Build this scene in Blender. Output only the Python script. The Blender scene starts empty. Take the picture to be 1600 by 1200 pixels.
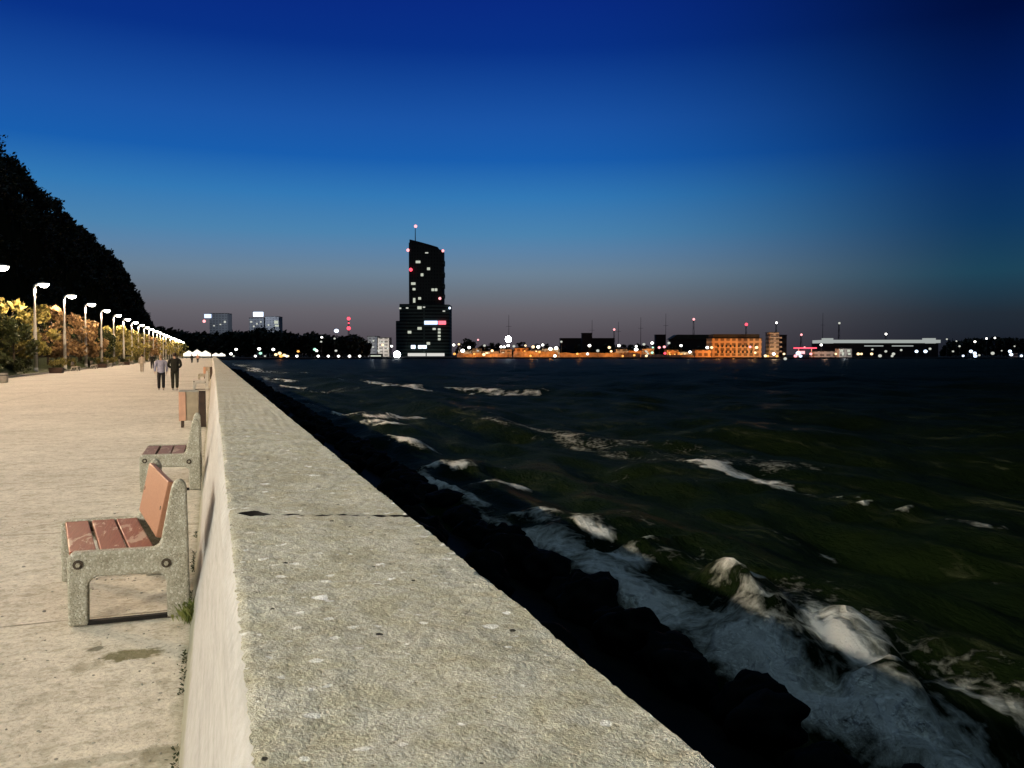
import bpy, bmesh, math, random
import numpy as np
from mathutils import Vector, Matrix, noise

random.seed(11)
R = math.radians
S = bpy.context.scene
COL = S.collection
F = 1300.0
CAMZ = 1.68
TH = math.atan2(467, F)
PH = math.atan2(46, F)
s_, c_ = math.sin(TH), math.cos(TH)
FWD = Vector((s_ * math.cos(PH), c_ * math.cos(PH), -math.sin(PH)))
RGT = Vector((c_, -s_, 0))
UPV = Vector((s_ * math.sin(PH), c_ * math.sin(PH), math.cos(PH)))
CAM = Vector((0, 0, CAMZ))


def ray(px, py):
    return FWD + RGT * ((px - 800) / F) + UPV * ((600 - py) / F)


def at(px, py, D):
    return CAM + ray(px, py) * D


def on_plane(px, py, z):
    d = ray(px, py)
    return CAM + d * ((z - CAMZ) / d.z)


# ------------------------------------------------------------------ materials
def srgb(r, g, b):
    f = lambda v: (v / 255 / 12.92) if v / 255 <= 0.04045 else ((v / 255 + 0.055) / 1.055) ** 2.4
    return (f(r), f(g), f(b), 1)


class NT:
    def __init__(self, name):
        self.m = bpy.data.materials.new(name)
        self.m.use_nodes = True
        self.t = self.m.node_tree
        self.p = self.t.nodes['Principled BSDF']
        self.out = self.t.nodes['Material Output']

    def n(self, typ, **kw):
        nd = self.t.nodes.new(typ)
        for k, v in kw.items():
            if k in nd.inputs:
                nd.inputs[k].default_value = v
            else:
                setattr(nd, k, v)
        return nd

    def l(self, a, b):
        self.t.links.new(a, b)

    def coord(self, scale=(1, 1, 1), rot=(0, 0, 0), kind='Object'):
        tc = self.n('ShaderNodeTexCoord')
        mp = self.n('ShaderNodeMapping')
        mp.inputs['Scale'].default_value = scale
        mp.inputs['Rotation'].default_value = rot
        self.l(tc.outputs[kind], mp.inputs['Vector'])
        return mp.outputs['Vector']

    def noise(self, vec, scale, detail=4, rough=0.55, dist=0):
        nd = self.n('ShaderNodeTexNoise')
        nd.inputs['Scale'].default_value = scale
        nd.inputs['Detail'].default_value = detail
        nd.inputs['Roughness'].default_value = rough
        nd.inputs['Distortion'].default_value = dist
        self.l(vec, nd.inputs['Vector'])
        return nd.outputs['Fac']

    def vor(self, vec, scale, feature='F1', rnd=1, dim='3D'):
        nd = self.n('ShaderNodeTexVoronoi', feature=feature, voronoi_dimensions=dim)
        nd.inputs['Scale'].default_value = scale
        nd.inputs['Randomness'].default_value = rnd
        self.l(vec, nd.inputs['Vector'])
        return nd

    def ramp(self, fac, stops, interp='LINEAR'):
        nd = self.n('ShaderNodeValToRGB')
        cr = nd.color_ramp
        cr.interpolation = interp
        while len(cr.elements) < len(stops):
            cr.elements.new(0.5)
        for e, (p, c) in zip(cr.elements, stops):
            e.position = p
            e.color = c if len(c) == 4 else (*c, 1)
        self.l(fac, nd.inputs['Fac'])
        return nd.outputs['Color']

    def mix(self, fac, a, b, mode='MIX'):
        nd = self.n('ShaderNodeMix', data_type='RGBA', blend_type=mode)
        for sock, v in ((nd.inputs[0], fac), (nd.inputs[6], a), (nd.inputs[7], b)):
            if isinstance(v, (int, float)):
                sock.default_value = v
            elif isinstance(v, tuple):
                sock.default_value = v if len(v) == 4 else (*v, 1)
            else:
                self.l(v, sock)
        return nd.outputs[2]

    def math(self, op, a, b=0.0, clamp=False):
        nd = self.n('ShaderNodeMath', operation=op, use_clamp=clamp)
        for sock, v in ((nd.inputs[0], a), (nd.inputs[1], b)):
            if isinstance(v, (int, float)):
                sock.default_value = v
            else:
                self.l(v, sock)
        return nd.outputs[0]

    def bump(self, h, strength=0.5, dist=0.01, normal=None):
        nd = self.n('ShaderNodeBump')
        nd.inputs['Strength'].default_value = strength
        nd.inputs['Distance'].default_value = dist
        self.l(h, nd.inputs['Height'])
        if normal is not None:
            self.l(normal, nd.inputs['Normal'])
        return nd.outputs['Normal']

    def fin(self, color=None, rough=None, normal=None, spec=None):
        for v, s in ((color, 'Base Color'), (rough, 'Roughness'), (normal, 'Normal'), (spec, 'Specular IOR Level')):
            if v is None:
                continue
            if isinstance(v, (int, float)):
                self.p.inputs[s].default_value = v
            elif isinstance(v, tuple):
                self.p.inputs[s].default_value = v if len(v) == 4 else (*v, 1)
            else:
                self.l(v, self.p.inputs[s])
        return self.m


def simple(name, col, rough=0.7, var=0.25, scale=6.0, bump=0.0, spec=0.3, metal=0.0):
    t = NT(name)
    v = t.coord()
    f = t.noise(v, scale, 5)
    lo = tuple(c * (1 - var) for c in col)
    hi = tuple(min(1, c * (1 + var)) for c in col)
    c = t.ramp(f, [(0.3, lo), (0.7, hi)])
    nrm = t.bump(f, 0.5, bump) if bump else None
    t.p.inputs['Metallic'].default_value = metal
    return t.fin(c, rough, nrm, spec)


def emit(name, col, strength):
    t = NT(name)
    e = t.n('ShaderNodeEmission')
    e.inputs['Color'].default_value = (*col, 1)
    e.inputs['Strength'].default_value = strength
    t.l(e.outputs[0], t.out.inputs['Surface'])
    t.m.cycles.emission_sampling = 'FRONT' if strength > 40 else 'NONE'
    return t.m


M = {}


def mat_coping():
    t = NT('rough_coping_concrete')
    v = t.coord()
    big = t.noise(v, 1.6, 5, 0.6)
    mid = t.noise(v, 9, 6, 0.65)
    fine = t.noise(v, 48, 5, 0.7)
    speck = t.noise(v, 150, 3, 0.6)
    base = t.ramp(big, [(0.3, (0.40, 0.38, 0.32)), (0.5, (0.465, 0.445, 0.38)), (0.72, (0.50, 0.485, 0.42))])
    oliv = t.ramp(mid, [(0.40, (0.74, 0.69, 0.50)), (0.58, (1, 0.99, 0.96))])
    base = t.mix(0.6, base, oliv, 'MULTIPLY')
    g = t.ramp(fine, [(0.30, (0.42, 0.39, 0.31)), (0.42, (0.90, 0.89, 0.86)), (0.6, (1.08, 1.08, 1.05)), (0.72, (1.4, 1.39, 1.32))])
    base = t.mix(0.85, base, g, 'MULTIPLY')
    g2 = t.ramp(speck, [(0.34, (0.55, 0.52, 0.45)), (0.5, (1, 1, 1)), (0.68, (1.3, 1.3, 1.27))])
    base = t.mix(0.6, base, g2, 'MULTIPLY')
    # splashes of bird lime, stretched by the slope of the rain
    vd = t.coord((0.95, 1.15, 1))
    wob = t.noise(v, 28, 3)
    vo = t.vor(vd, 4.2, dim='2D')
    d = t.math('ADD', vo.outputs['Distance'], t.math('MULTIPLY', t.math('SUBTRACT', wob, 0.5), 0.30))
    sel = t.n('ShaderNodeSeparateColor')
    t.l(vo.outputs['Color'], sel.inputs[0])
    rad = t.math('MULTIPLY', t.math('SUBTRACT', sel.outputs[0], 0.52, True), 0.22)
    spot = t.math('MULTIPLY', t.math('SUBTRACT', rad, d), 70, True)
    vo2 = t.vor(vd, 13, dim='2D')
    sel2 = t.n('ShaderNodeSeparateColor')
    t.l(vo2.outputs['Color'], sel2.inputs[0])
    rad2 = t.math('MULTIPLY', t.math('SUBTRACT', sel2.outputs[1], 0.70, True), 0.66)
    spot2 = t.math('MULTIPLY', t.math('SUBTRACT', rad2, t.math('ADD', vo2.outputs['Distance'], t.math('MULTIPLY', t.math('SUBTRACT', wob, 0.5), 0.7))), 20, True)
    sp = t.math('MULTIPLY', t.math('MAXIMUM', spot, t.math('MULTIPLY', spot2, 0.7)), 0.85)
    base = t.mix(sp, base, (0.85, 0.84, 0.80))
    # small blowholes
    vh = t.vor(v, 6.5, dim='2D')
    selh = t.n('ShaderNodeSeparateColor')
    t.l(vh.outputs['Color'], selh.inputs[0])
    hole = t.math('MULTIPLY', t.math('SUBTRACT', t.math('MULTIPLY', t.math('SUBTRACT', selh.outputs[2], 0.7, True), 0.22), t.math('ADD', vh.outputs['Distance'], t.math('MULTIPLY', t.math('SUBTRACT', fine, 0.5), 0.05))), 80, True)
    base = t.mix(hole, base, (0.03, 0.027, 0.02))
    h = t.math('ADD', t.math('MULTIPLY', fine, 1.0), t.math('MULTIPLY', speck, 0.45))
    h = t.math('SUBTRACT', h, t.math('MULTIPLY', hole, 1.5))
    return t.fin(base, 0.92, t.bump(h, 0.6, 0.014), 0.15)


def mat_inner():
    t = NT('pale_wall_render')
    v = t.coord((1, 0.5, 6))
    v2 = t.coord()
    f = t.noise(v, 3, 6, 0.6)
    g = t.noise(v2, 30, 5, 0.6)
    c = t.ramp(f, [(0.3, (0.265, 0.258, 0.24)), (0.5, (0.32, 0.31, 0.29)), (0.7, (0.345, 0.335, 0.315))])
    c = t.mix(0.5, c, t.ramp(g, [(0.35, (0.82, 0.8, 0.76)), (0.6, (1.05, 1.05, 1.05))]), 'MULTIPLY')
    # damp green stain at the foot, uneven upper edge
    sx = t.n('ShaderNodeSeparateXYZ')
    tc = t.n('ShaderNodeTexCoord')
    t.l(tc.outputs['Object'], sx.inputs[0])
    edge = t.math('ADD', sx.outputs['Z'], t.math('MULTIPLY', f, -0.22))
    st = t.math('SUBTRACT', 1.0, t.math('MULTIPLY', t.math('ADD', edge, 0.02), 14, True), True)
    c = t.mix(t.math('MULTIPLY', st, 0.6), c, (0.17, 0.16, 0.085))
    return t.fin(c, 0.9, t.bump(g, 0.35, 0.01), 0.15)


def mat_ground():
    t = NT('sandy_concrete_paving')
    v = t.coord()
    big = t.noise(v, 0.35, 6, 0.65)
    mid = t.noise(v, 3.2, 6, 0.65)
    fine = t.noise(v, 38, 5, 0.7)
    c = t.ramp(big, [(0.3, (0.46, 0.415, 0.335)), (0.5, (0.55, 0.50, 0.41)), (0.7, (0.61, 0.555, 0.46))])
    c = t.mix(0.8, c, t.ramp(mid, [(0.3, (0.68, 0.65, 0.59)), (0.46, (0.94, 0.93, 0.91)), (0.7, (1.12, 1.12, 1.12))]), 'MULTIPLY')
    c = t.mix(0.7, c, t.ramp(fine, [(0.3, (0.5, 0.48, 0.43)), (0.48, (1, 1, 1)), (0.7, (1.25, 1.25, 1.23))]), 'MULTIPLY')
    mott = t.noise(v, 11, 5, 0.6, 0.3)
    c = t.mix(0.75, c, t.ramp(mott, [(0.34, (0.66, 0.64, 0.58)), (0.5, (1, 1, 1)), (0.7, (1.12, 1.12, 1.1))]), 'MULTIPLY')
    # joints between the cast bays
    vb = t.coord()
    vw = t.n('ShaderNodeVectorMath', operation='ADD')
    sc = t.n('ShaderNodeVectorMath', operation='SCALE')
    nz = t.n('ShaderNodeTexNoise')
    nz.inputs['Scale'].default_value = 2.5
    t.l(v, nz.inputs['Vector'])
    t.l(nz.outputs['Color'], sc.inputs[0])
    sc.inputs['Scale'].default_value = 0.06
    t.l(vb, vw.inputs[0])
    t.l(sc.outputs[0], vw.inputs[1])
    br = t.n('ShaderNodeTexBrick', offset=0.0)
    br.inputs['Scale'].default_value = 1.0
    br.inputs['Brick Width'].default_value = 7.0
    br.inputs['Row Height'].default_value = 2.95
    br.inputs['Mortar Size'].default_value = 0.022
    br.inputs['Mortar Smooth'].default_value = 0.6
    br.inputs['Color1'].default_value = (0, 0, 0, 1)
    br.inputs['Color2'].default_value = (0, 0, 0, 1)
    br.inputs['Mortar'].default_value = (1, 1, 1, 1)
    t.l(vw.outputs[0], br.inputs['Vector'])
    j = t.math('MULTIPLY', br.outputs['Fac'], t.ramp(mid, [(0.35, (0.15,) * 3), (0.6, (0.75,) * 3)]))
    c = t.mix(j, c, (0.13, 0.11, 0.065))
    # mossy hollow and the damp strip along the wall foot
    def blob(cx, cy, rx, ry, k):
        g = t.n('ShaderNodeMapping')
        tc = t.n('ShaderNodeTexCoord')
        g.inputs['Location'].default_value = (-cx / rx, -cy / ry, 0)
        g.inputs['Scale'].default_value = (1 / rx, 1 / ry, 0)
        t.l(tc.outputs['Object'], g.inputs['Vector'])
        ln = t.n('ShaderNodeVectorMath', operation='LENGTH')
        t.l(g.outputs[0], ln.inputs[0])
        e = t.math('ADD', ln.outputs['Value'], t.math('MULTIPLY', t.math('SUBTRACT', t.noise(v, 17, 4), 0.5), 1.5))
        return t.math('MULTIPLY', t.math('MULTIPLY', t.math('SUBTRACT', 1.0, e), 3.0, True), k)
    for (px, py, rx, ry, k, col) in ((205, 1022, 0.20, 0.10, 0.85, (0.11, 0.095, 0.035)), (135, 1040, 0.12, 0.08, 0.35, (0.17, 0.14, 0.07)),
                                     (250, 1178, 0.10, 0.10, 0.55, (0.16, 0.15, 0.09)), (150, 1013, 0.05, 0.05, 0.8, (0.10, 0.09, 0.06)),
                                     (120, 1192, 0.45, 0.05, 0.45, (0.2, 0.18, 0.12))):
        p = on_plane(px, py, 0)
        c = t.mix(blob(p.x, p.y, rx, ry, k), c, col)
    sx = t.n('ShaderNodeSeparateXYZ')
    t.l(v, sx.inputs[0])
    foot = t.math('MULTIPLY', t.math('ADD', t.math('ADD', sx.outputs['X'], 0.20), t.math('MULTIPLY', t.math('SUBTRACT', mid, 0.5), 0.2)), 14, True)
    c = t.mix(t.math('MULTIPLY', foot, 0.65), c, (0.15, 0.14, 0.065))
    h = t.math('ADD', t.math('MULTIPLY', fine, 0.6), t.math('MULTIPLY', mid, 1.5))
    h = t.math('SUBTRACT', h, j)
    return t.fin(c, 0.93, t.bump(h, 0.6, 0.02), 0.12)


def mat_frame():
    t = NT('washed_aggregate_concrete')
    v = t.coord()
    vo = t.vor(v, 105)
    f = t.noise(v, 8, 5, 0.6)
    sel = t.n('ShaderNodeSeparateColor')
    t.l(vo.outputs['Color'], sel.inputs[0])
    c = t.ramp(sel.outputs[0], [(0.0, (0.29, 0.265, 0.205)), (0.5, (0.37, 0.345, 0.275)), (0.88, (0.43, 0.405, 0.335)), (1, (0.60, 0.57, 0.50))])
    c = t.mix(0.6, c, t.ramp(f, [(0.35, (0.6, 0.58, 0.48)), (0.6, (1.1, 1.1, 1.05))]), 'MULTIPLY')
    h = t.math('SUBTRACT', 1.0, vo.outputs['Distance'])
    return t.fin(c, 0.9, t.bump(h, 0.7, 0.008), 0.15)


def mat_plank(name, a, b, worn, amt):
    t = NT(name)
    v = t.coord((1, 0.35, 1))
    vg = t.coord((18, 0.8, 18))
    f = t.noise(v, 9, 6, 0.65, 0.6)
    g = t.noise(vg, 5, 4, 0.6)
    c = t.ramp(g, [(0.3, a), (0.7, b)])
    w = t.ramp(f, [(amt, (0, 0, 0)), (amt + 0.06, (1, 1, 1))])
    c = t.mix(w, c, worn)
    hh = t.math('ADD', g, t.math('MULTIPLY', w, -0.6))
    return t.fin(c, 0.55, t.bump(hh, 0.4, 0.006), 0.3)


def mat_leaf(name, cols):
    t = NT(name)
    oi = t.n('ShaderNodeNewGeometry')
    c = t.ramp(oi.outputs['Random Per Island'], [(i / max(1, len(cols) - 1), cc) for i, cc in enumerate(cols)])
    t.fin(c, 0.6, None, 0.25)
    tr = t.n('ShaderNodeBsdfTranslucent')
    t.l(c, tr.inputs['Color'])
    mx = t.n('ShaderNodeMixShader')
    mx.inputs[0].default_value = 0.3
    t.l(t.p.outputs[0], mx.inputs[1])
    t.l(tr.outputs[0], mx.inputs[2])
    t.l(mx.outputs[0], t.out.inputs['Surface'])
    return t.m


def mat_water():
    t = NT('dark_choppy_sea')
    v = t.coord()
    at_ = t.n('ShaderNodeAttribute', attribute_name='foam')
    foam = at_.outputs['Fac']
    vs = t.coord((1.0, 0.45, 1))
    n1 = t.noise(vs, 2.2, 8, 0.70, 0.6)
    n2 = t.noise(v, 9, 7, 0.74, 0.8)
    n3 = t.noise(t.coord((1.0, 0.4, 1)), 0.55, 6, 0.65, 0.8)
    n4 = t.noise(t.coord((1.0, 0.6, 1)), 1.1, 8, 0.74, 1.8)
    # lacing: thin bright webs between bubbles of clear water
    warp = t.n('ShaderNodeTexNoise')
    warp.inputs['Scale'].default_value = 3.0
    warp.inputs['Detail'].default_value = 5
    t.l(v, warp.inputs['Vector'])
    ws = t.n('ShaderNodeVectorMath', operation='MULTIPLY_ADD')
    t.l(warp.outputs['Color'], ws.inputs[0])
    ws.inputs[1].default_value = (0.5, 0.5, 0.0)
    t.l(v, ws.inputs[2])
    lv = t.vor(ws.outputs[0], 4.5, 'DISTANCE_TO_EDGE', dim='2D')
    lace = t.math('MULTIPLY', lv.outputs['Distance'], 1.6)
    k = t.math('ADD', t.math('MULTIPLY', n1, 0.55), t.math('MULTIPLY', n2, 0.42))
    k = t.math('ADD', k, t.math('MULTIPLY', t.math('SUBTRACT', n4, 0.44), 1.7))
    k = t.math('ADD', k, t.math('MULTIPLY', lace, 0.4))
    m = t.math('MULTIPLY', t.math('SUBTRACT', t.math('MULTIPLY', foam, 1.7), k), 1.15, True)
    chop = t.math('MULTIPLY', t.math('SUBTRACT', t.noise(t.coord((1.0, 0.22, 1), (0, 0, 0.1)), 1.7, 9, 0.74, 1.2), 0.53), 4.5, True)
    patch = t.math('MULTIPLY', t.math('SUBTRACT', n3, 0.42), 3.5, True)
    base = t.mix(n3, (0.0012, 0.0040, 0.0014), (0.0075, 0.0125, 0.0030))
    base = t.mix(t.math('MULTIPLY', t.math('MULTIPLY', chop, patch), 1.0), base, (0.085, 0.092, 0.048))  # olive streaks: turbid water, with lit and dark chop painted in
    thin = t.math('MULTIPLY', m, 2.2, True)
    c = t.mix(t.math('MULTIPLY', thin, 0.7), base, (0.15, 0.16, 0.09))
    c = t.mix(t.math('POWER', m, 1.25), c, (0.88, 0.87, 0.80))
    r = t.math('ADD', 0.42, t.math('MULTIPLY', m, 0.4))
    rip = t.noise(t.coord((1.0, 0.45, 1)), 4.2, 8, 0.68, 0.5)
    rip2 = t.noise(t.coord((1.0, 0.5, 1)), 0.9, 5, 0.65)
    nrm = t.bump(rip, 0.9, 0.16)
    nrm = t.bump(rip2, 0.6, 0.4, nrm)
    nrm = t.bump(t.math('MULTIPLY', t.math('ADD', n2, t.math('ADD', n1, n4)), m), 1.0, 0.22, nrm)
    t.p.inputs['IOR'].default_value = 1.027
    return t.fin(c, r, nrm, 0.5)


def mat_grass():
    t = NT('verge_grass')
    v = t.coord()
    f = t.noise(v, 1.2, 6, 0.6)
    g = t.noise(v, 14, 5, 0.7)
    c = t.ramp(f, [(0.3, (0.035, 0.05, 0.012)), (0.7, (0.07, 0.075, 0.02))])
    c = t.mix(0.7, c, t.ramp(g, [(0.3, (0.5, 0.5, 0.5)), (0.7, (1.4, 1.4, 1.3))]), 'MULTIPLY')
    return t.fin(c, 0.9, t.bump(g, 0.9, 0.08), 0.1)


def mat_facade(name, col, floor_h=3.2, bay=4.0, dark=0.35):
    t = NT(name)
    v = t.coord(kind='Object')
    br = t.n('ShaderNodeTexBrick', offset=0.0)
    # the facade is laid out on x and z
    sx = t.n('ShaderNodeSeparateXYZ')
    t.l(v, sx.inputs[0])
    cb = t.n('ShaderNodeCombineXYZ')
    t.l(sx.outputs['X'], cb.inputs[0])
    t.l(sx.outputs['Z'], cb.inputs[1])
    t.l(cb.outputs[0], br.inputs['Vector'])
    br.inputs['Scale'].default_value = 1
    br.inputs['Brick Width'].default_value = bay
    br.inputs['Row Height'].default_value = floor_h
    br.inputs['Mortar Size'].default_value = 0.9
    br.inputs['Mortar Smooth'].default_value = 0.05
    br.inputs['Color1'].default_value = (*[c * dark for c in col], 1)
    br.inputs['Color2'].default_value = (*[c * dark * 0.7 for c in col], 1)
    br.inputs['Mortar'].default_value = (*col, 1)
    n = t.noise(v, 0.3, 5)
    c = t.mix(0.6, br.outputs['Color'], t.ramp(n, [(0.3, (0.75,) * 3), (0.7, (1.1,) * 3)]), 'MULTIPLY')
    return t.fin(c, 0.8, None, 0.2)


M['coping'] = mat_coping()
M['inner'] = mat_inner()
M['ground'] = mat_ground()
M['frame'] = mat_frame()
M['plank'] = mat_plank('peeling_red_paint', (0.16, 0.036, 0.010), (0.23, 0.062, 0.020), (0.38, 0.25, 0.17), 0.54)
M['plank2'] = mat_plank('weathered_brown_paint', (0.13, 0.06, 0.036), (0.18, 0.085, 0.05), (0.28, 0.20, 0.14), 0.54)
M['back'] = mat_plank('faded_salmon_paint', (0.22, 0.098, 0.05), (0.27, 0.122, 0.065), (0.16, 0.07, 0.035), 0.66)
M['iron'] = simple('rusty_iron', (0.05, 0.035, 0.022), 0.6, 0.4, 60)
M['bolt'] = simple('bolt_steel', (0.30, 0.27, 0.2), 0.5, 0.4, 90)
M['wetstone'] = simple('wet_black_stone', (0.003, 0.0035, 0.003), 0.7, 0.4, 3, 0.03, 0.015)
M['seaside'] = simple('shaded_black_concrete', (0.005, 0.005, 0.004), 0.9, 0.4, 3, 0.02, 0.01)  # shade on the wall's seaward side put into the colour
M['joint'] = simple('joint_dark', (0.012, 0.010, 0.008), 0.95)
M['grass'] = mat_grass()
M['soil'] = simple('dark_hill_earth', (0.008, 0.009, 0.005), 1.0, 0.3, 0.2, 0, 0.0)
M['land'] = simple('dark_harbour_ground', (0.03, 0.03, 0.03), 0.95, 0.3, 0.05, 0, 0.05)
M['kerb'] = simple('kerb_concrete', (0.26, 0.24, 0.2), 0.9, 0.25, 3, 0.01)
M['kerb_pale'] = simple('bleached_concrete', (0.62, 0.58, 0.50), 0.9, 0.15, 5, 0.004)
M['seat_pale'] = simple('bleached_timber', (0.40, 0.32, 0.24), 0.8, 0.25, 5, 0.004)
M['pole'] = simple('painted_lamp_pole', (0.42, 0.40, 0.36), 0.5, 0.1, 2)
M['housing'] = simple('lamp_housing', (0.5, 0.48, 0.44), 0.4, 0.1, 2)
M['lens'] = emit('lamp_lens_glow', (1.0, 0.92, 0.76), 41)
M['bark'] = simple('bark', (0.05, 0.04, 0.028), 0.9, 0.4, 9, 0.03)
M['leaf_y'] = mat_leaf('leaf_yellow_green', [(0.09, 0.08, 0.018), (0.20, 0.165, 0.045), (0.29, 0.24, 0.07), (0.14, 0.12, 0.03)])
M['leaf_o'] = mat_leaf('leaf_orange', [(0.10, 0.055, 0.022), (0.20, 0.12, 0.05), (0.27, 0.17, 0.075), (0.14, 0.08, 0.033)])
M['leaf_g'] = mat_leaf('leaf_green', [(0.018, 0.024, 0.007), (0.03, 0.038, 0.010), (0.05, 0.052, 0.015)])  # green darkened so the trees look unlit beneath the lamps
M['leaf_d'] = mat_leaf('leaf_dark', [(0.007, 0.010, 0.004), (0.012, 0.015, 0.005), (0.009, 0.011, 0.004)])
M['weed'] = mat_leaf('weed_leaf', [(0.10, 0.13, 0.03), (0.17, 0.19, 0.05), (0.24, 0.24, 0.08)])
M['water'] = mat_water()
M['bin'] = simple('tan_bin_panel', (0.30, 0.235, 0.155), 0.7, 0.15, 5, 0.005)
M['bin_side'] = simple('salmon_bin_panel', (0.50, 0.27, 0.17), 0.6, 0.15, 5)
M['darkwood'] = simple('dark_stained_timber', (0.035, 0.018, 0.010), 0.7, 0.4, 8, 0.004)
M['skin'] = simple('skin', (0.42, 0.26, 0.18), 0.6, 0.08, 12)
M['jacket_blue'] = simple('grey_blue_jacket_cloth', (0.26, 0.26, 0.33), 0.9, 0.25, 7, 0.01)
M['jacket_dark'] = simple('dark_olive_jacket_cloth', (0.010, 0.010, 0.006), 0.9, 0.3, 7, 0.01)
M['trousers'] = simple('black_trouser_cloth', (0.012, 0.011, 0.011), 0.9, 0.3, 7, 0.01)
M['trousers_olive'] = simple('dark_olive_trouser_cloth', (0.016, 0.015, 0.008), 0.9, 0.3, 7, 0.01)
M['trousers_pale'] = simple('pale_trouser_cloth', (0.33, 0.28, 0.22), 0.9, 0.2, 7, 0.01)
M['top_pale'] = simple('pale_top_cloth', (0.40, 0.34, 0.26), 0.9, 0.2, 7, 0.01)
M['hair'] = simple('brown_hair', (0.05, 0.032, 0.018), 0.7, 0.3, 30)
M['hair_grey'] = simple('fair_hair', (0.22, 0.15, 0.08), 0.7, 0.3, 30)
M['shoe'] = simple('pale_shoe', (0.3, 0.28, 0.25), 0.7, 0.2, 12)
M['tent'] = emit('lit_marquee_canvas', (1.0, 0.93, 0.78), 1.5)
M['dark_metal'] = simple('dark_steel', (0.03, 0.03, 0.032), 0.5, 0.2, 4)
M['tower'] = mat_facade('dark_glass_tower', (0.02, 0.026, 0.022), 3.6, 3.0, 0.35)
M['tower_low'] = mat_facade('dark_ribbed_block', (0.05, 0.075, 0.062), 3.6, 60.0, 0.25)
M['grey_block'] = mat_facade('grey_apartment_wall', (0.22, 0.22, 0.22), 3.2, 4.0, 0.65)
M['pale_block'] = mat_facade('pale_house_wall', (0.34, 0.31, 0.27), 3.2, 5.0, 0.4)
M['brick'] = mat_facade('sodium_lit_brick_wall', (0.30, 0.20, 0.13), 4.0, 4.6, 0.35)
M['stone_q'] = simple('quay_wall_stone', (0.30, 0.24, 0.17), 0.9, 0.45, 0.35)
M['black_block'] = simple('unlit_dark_wall', (0.012, 0.012, 0.012), 0.9, 0.3, 0.4)
M['green_roof'] = simple('dark_green_roof', (0.012, 0.02, 0.014), 0.8, 0.3, 0.4)
E_COL = dict(white=((1, 0.96, 0.88), 6), warm=((1.0, 0.72, 0.38), 2.2), orange=((1.0, 0.45, 0.10), 1.7), blue=((0.66, 0.80, 1.0), 3),
             red=((1.0, 0.07, 0.11), 2.6), pink=((1.0, 0.34, 0.36), 2.2), green=((0.50, 1.0, 0.72), 1.4), dim=((0.80, 0.82, 0.72), 0.75))
for k_, (cc, st) in E_COL.items():
    M['e_' + k_] = emit(k_ + '_lamp_glow', cc, st)
M['e_flare'] = emit('floodlight_glow', (0.93, 0.96, 1.0), 38)
M['e_win'] = emit('lit_window_glow', (0.90, 0.95, 0.78), 0.62)
M['e_strip'] = emit('floodlit_fascia_glow', (0.85, 0.92, 0.88), 0.42)  # glow painted in for floodlight falling on the hall's fascia
M['e_pave'] = emit('lit_ground_glow', (0.95, 0.93, 0.86), 0.75)  # glow for the pale strip of ground below the tower


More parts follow.
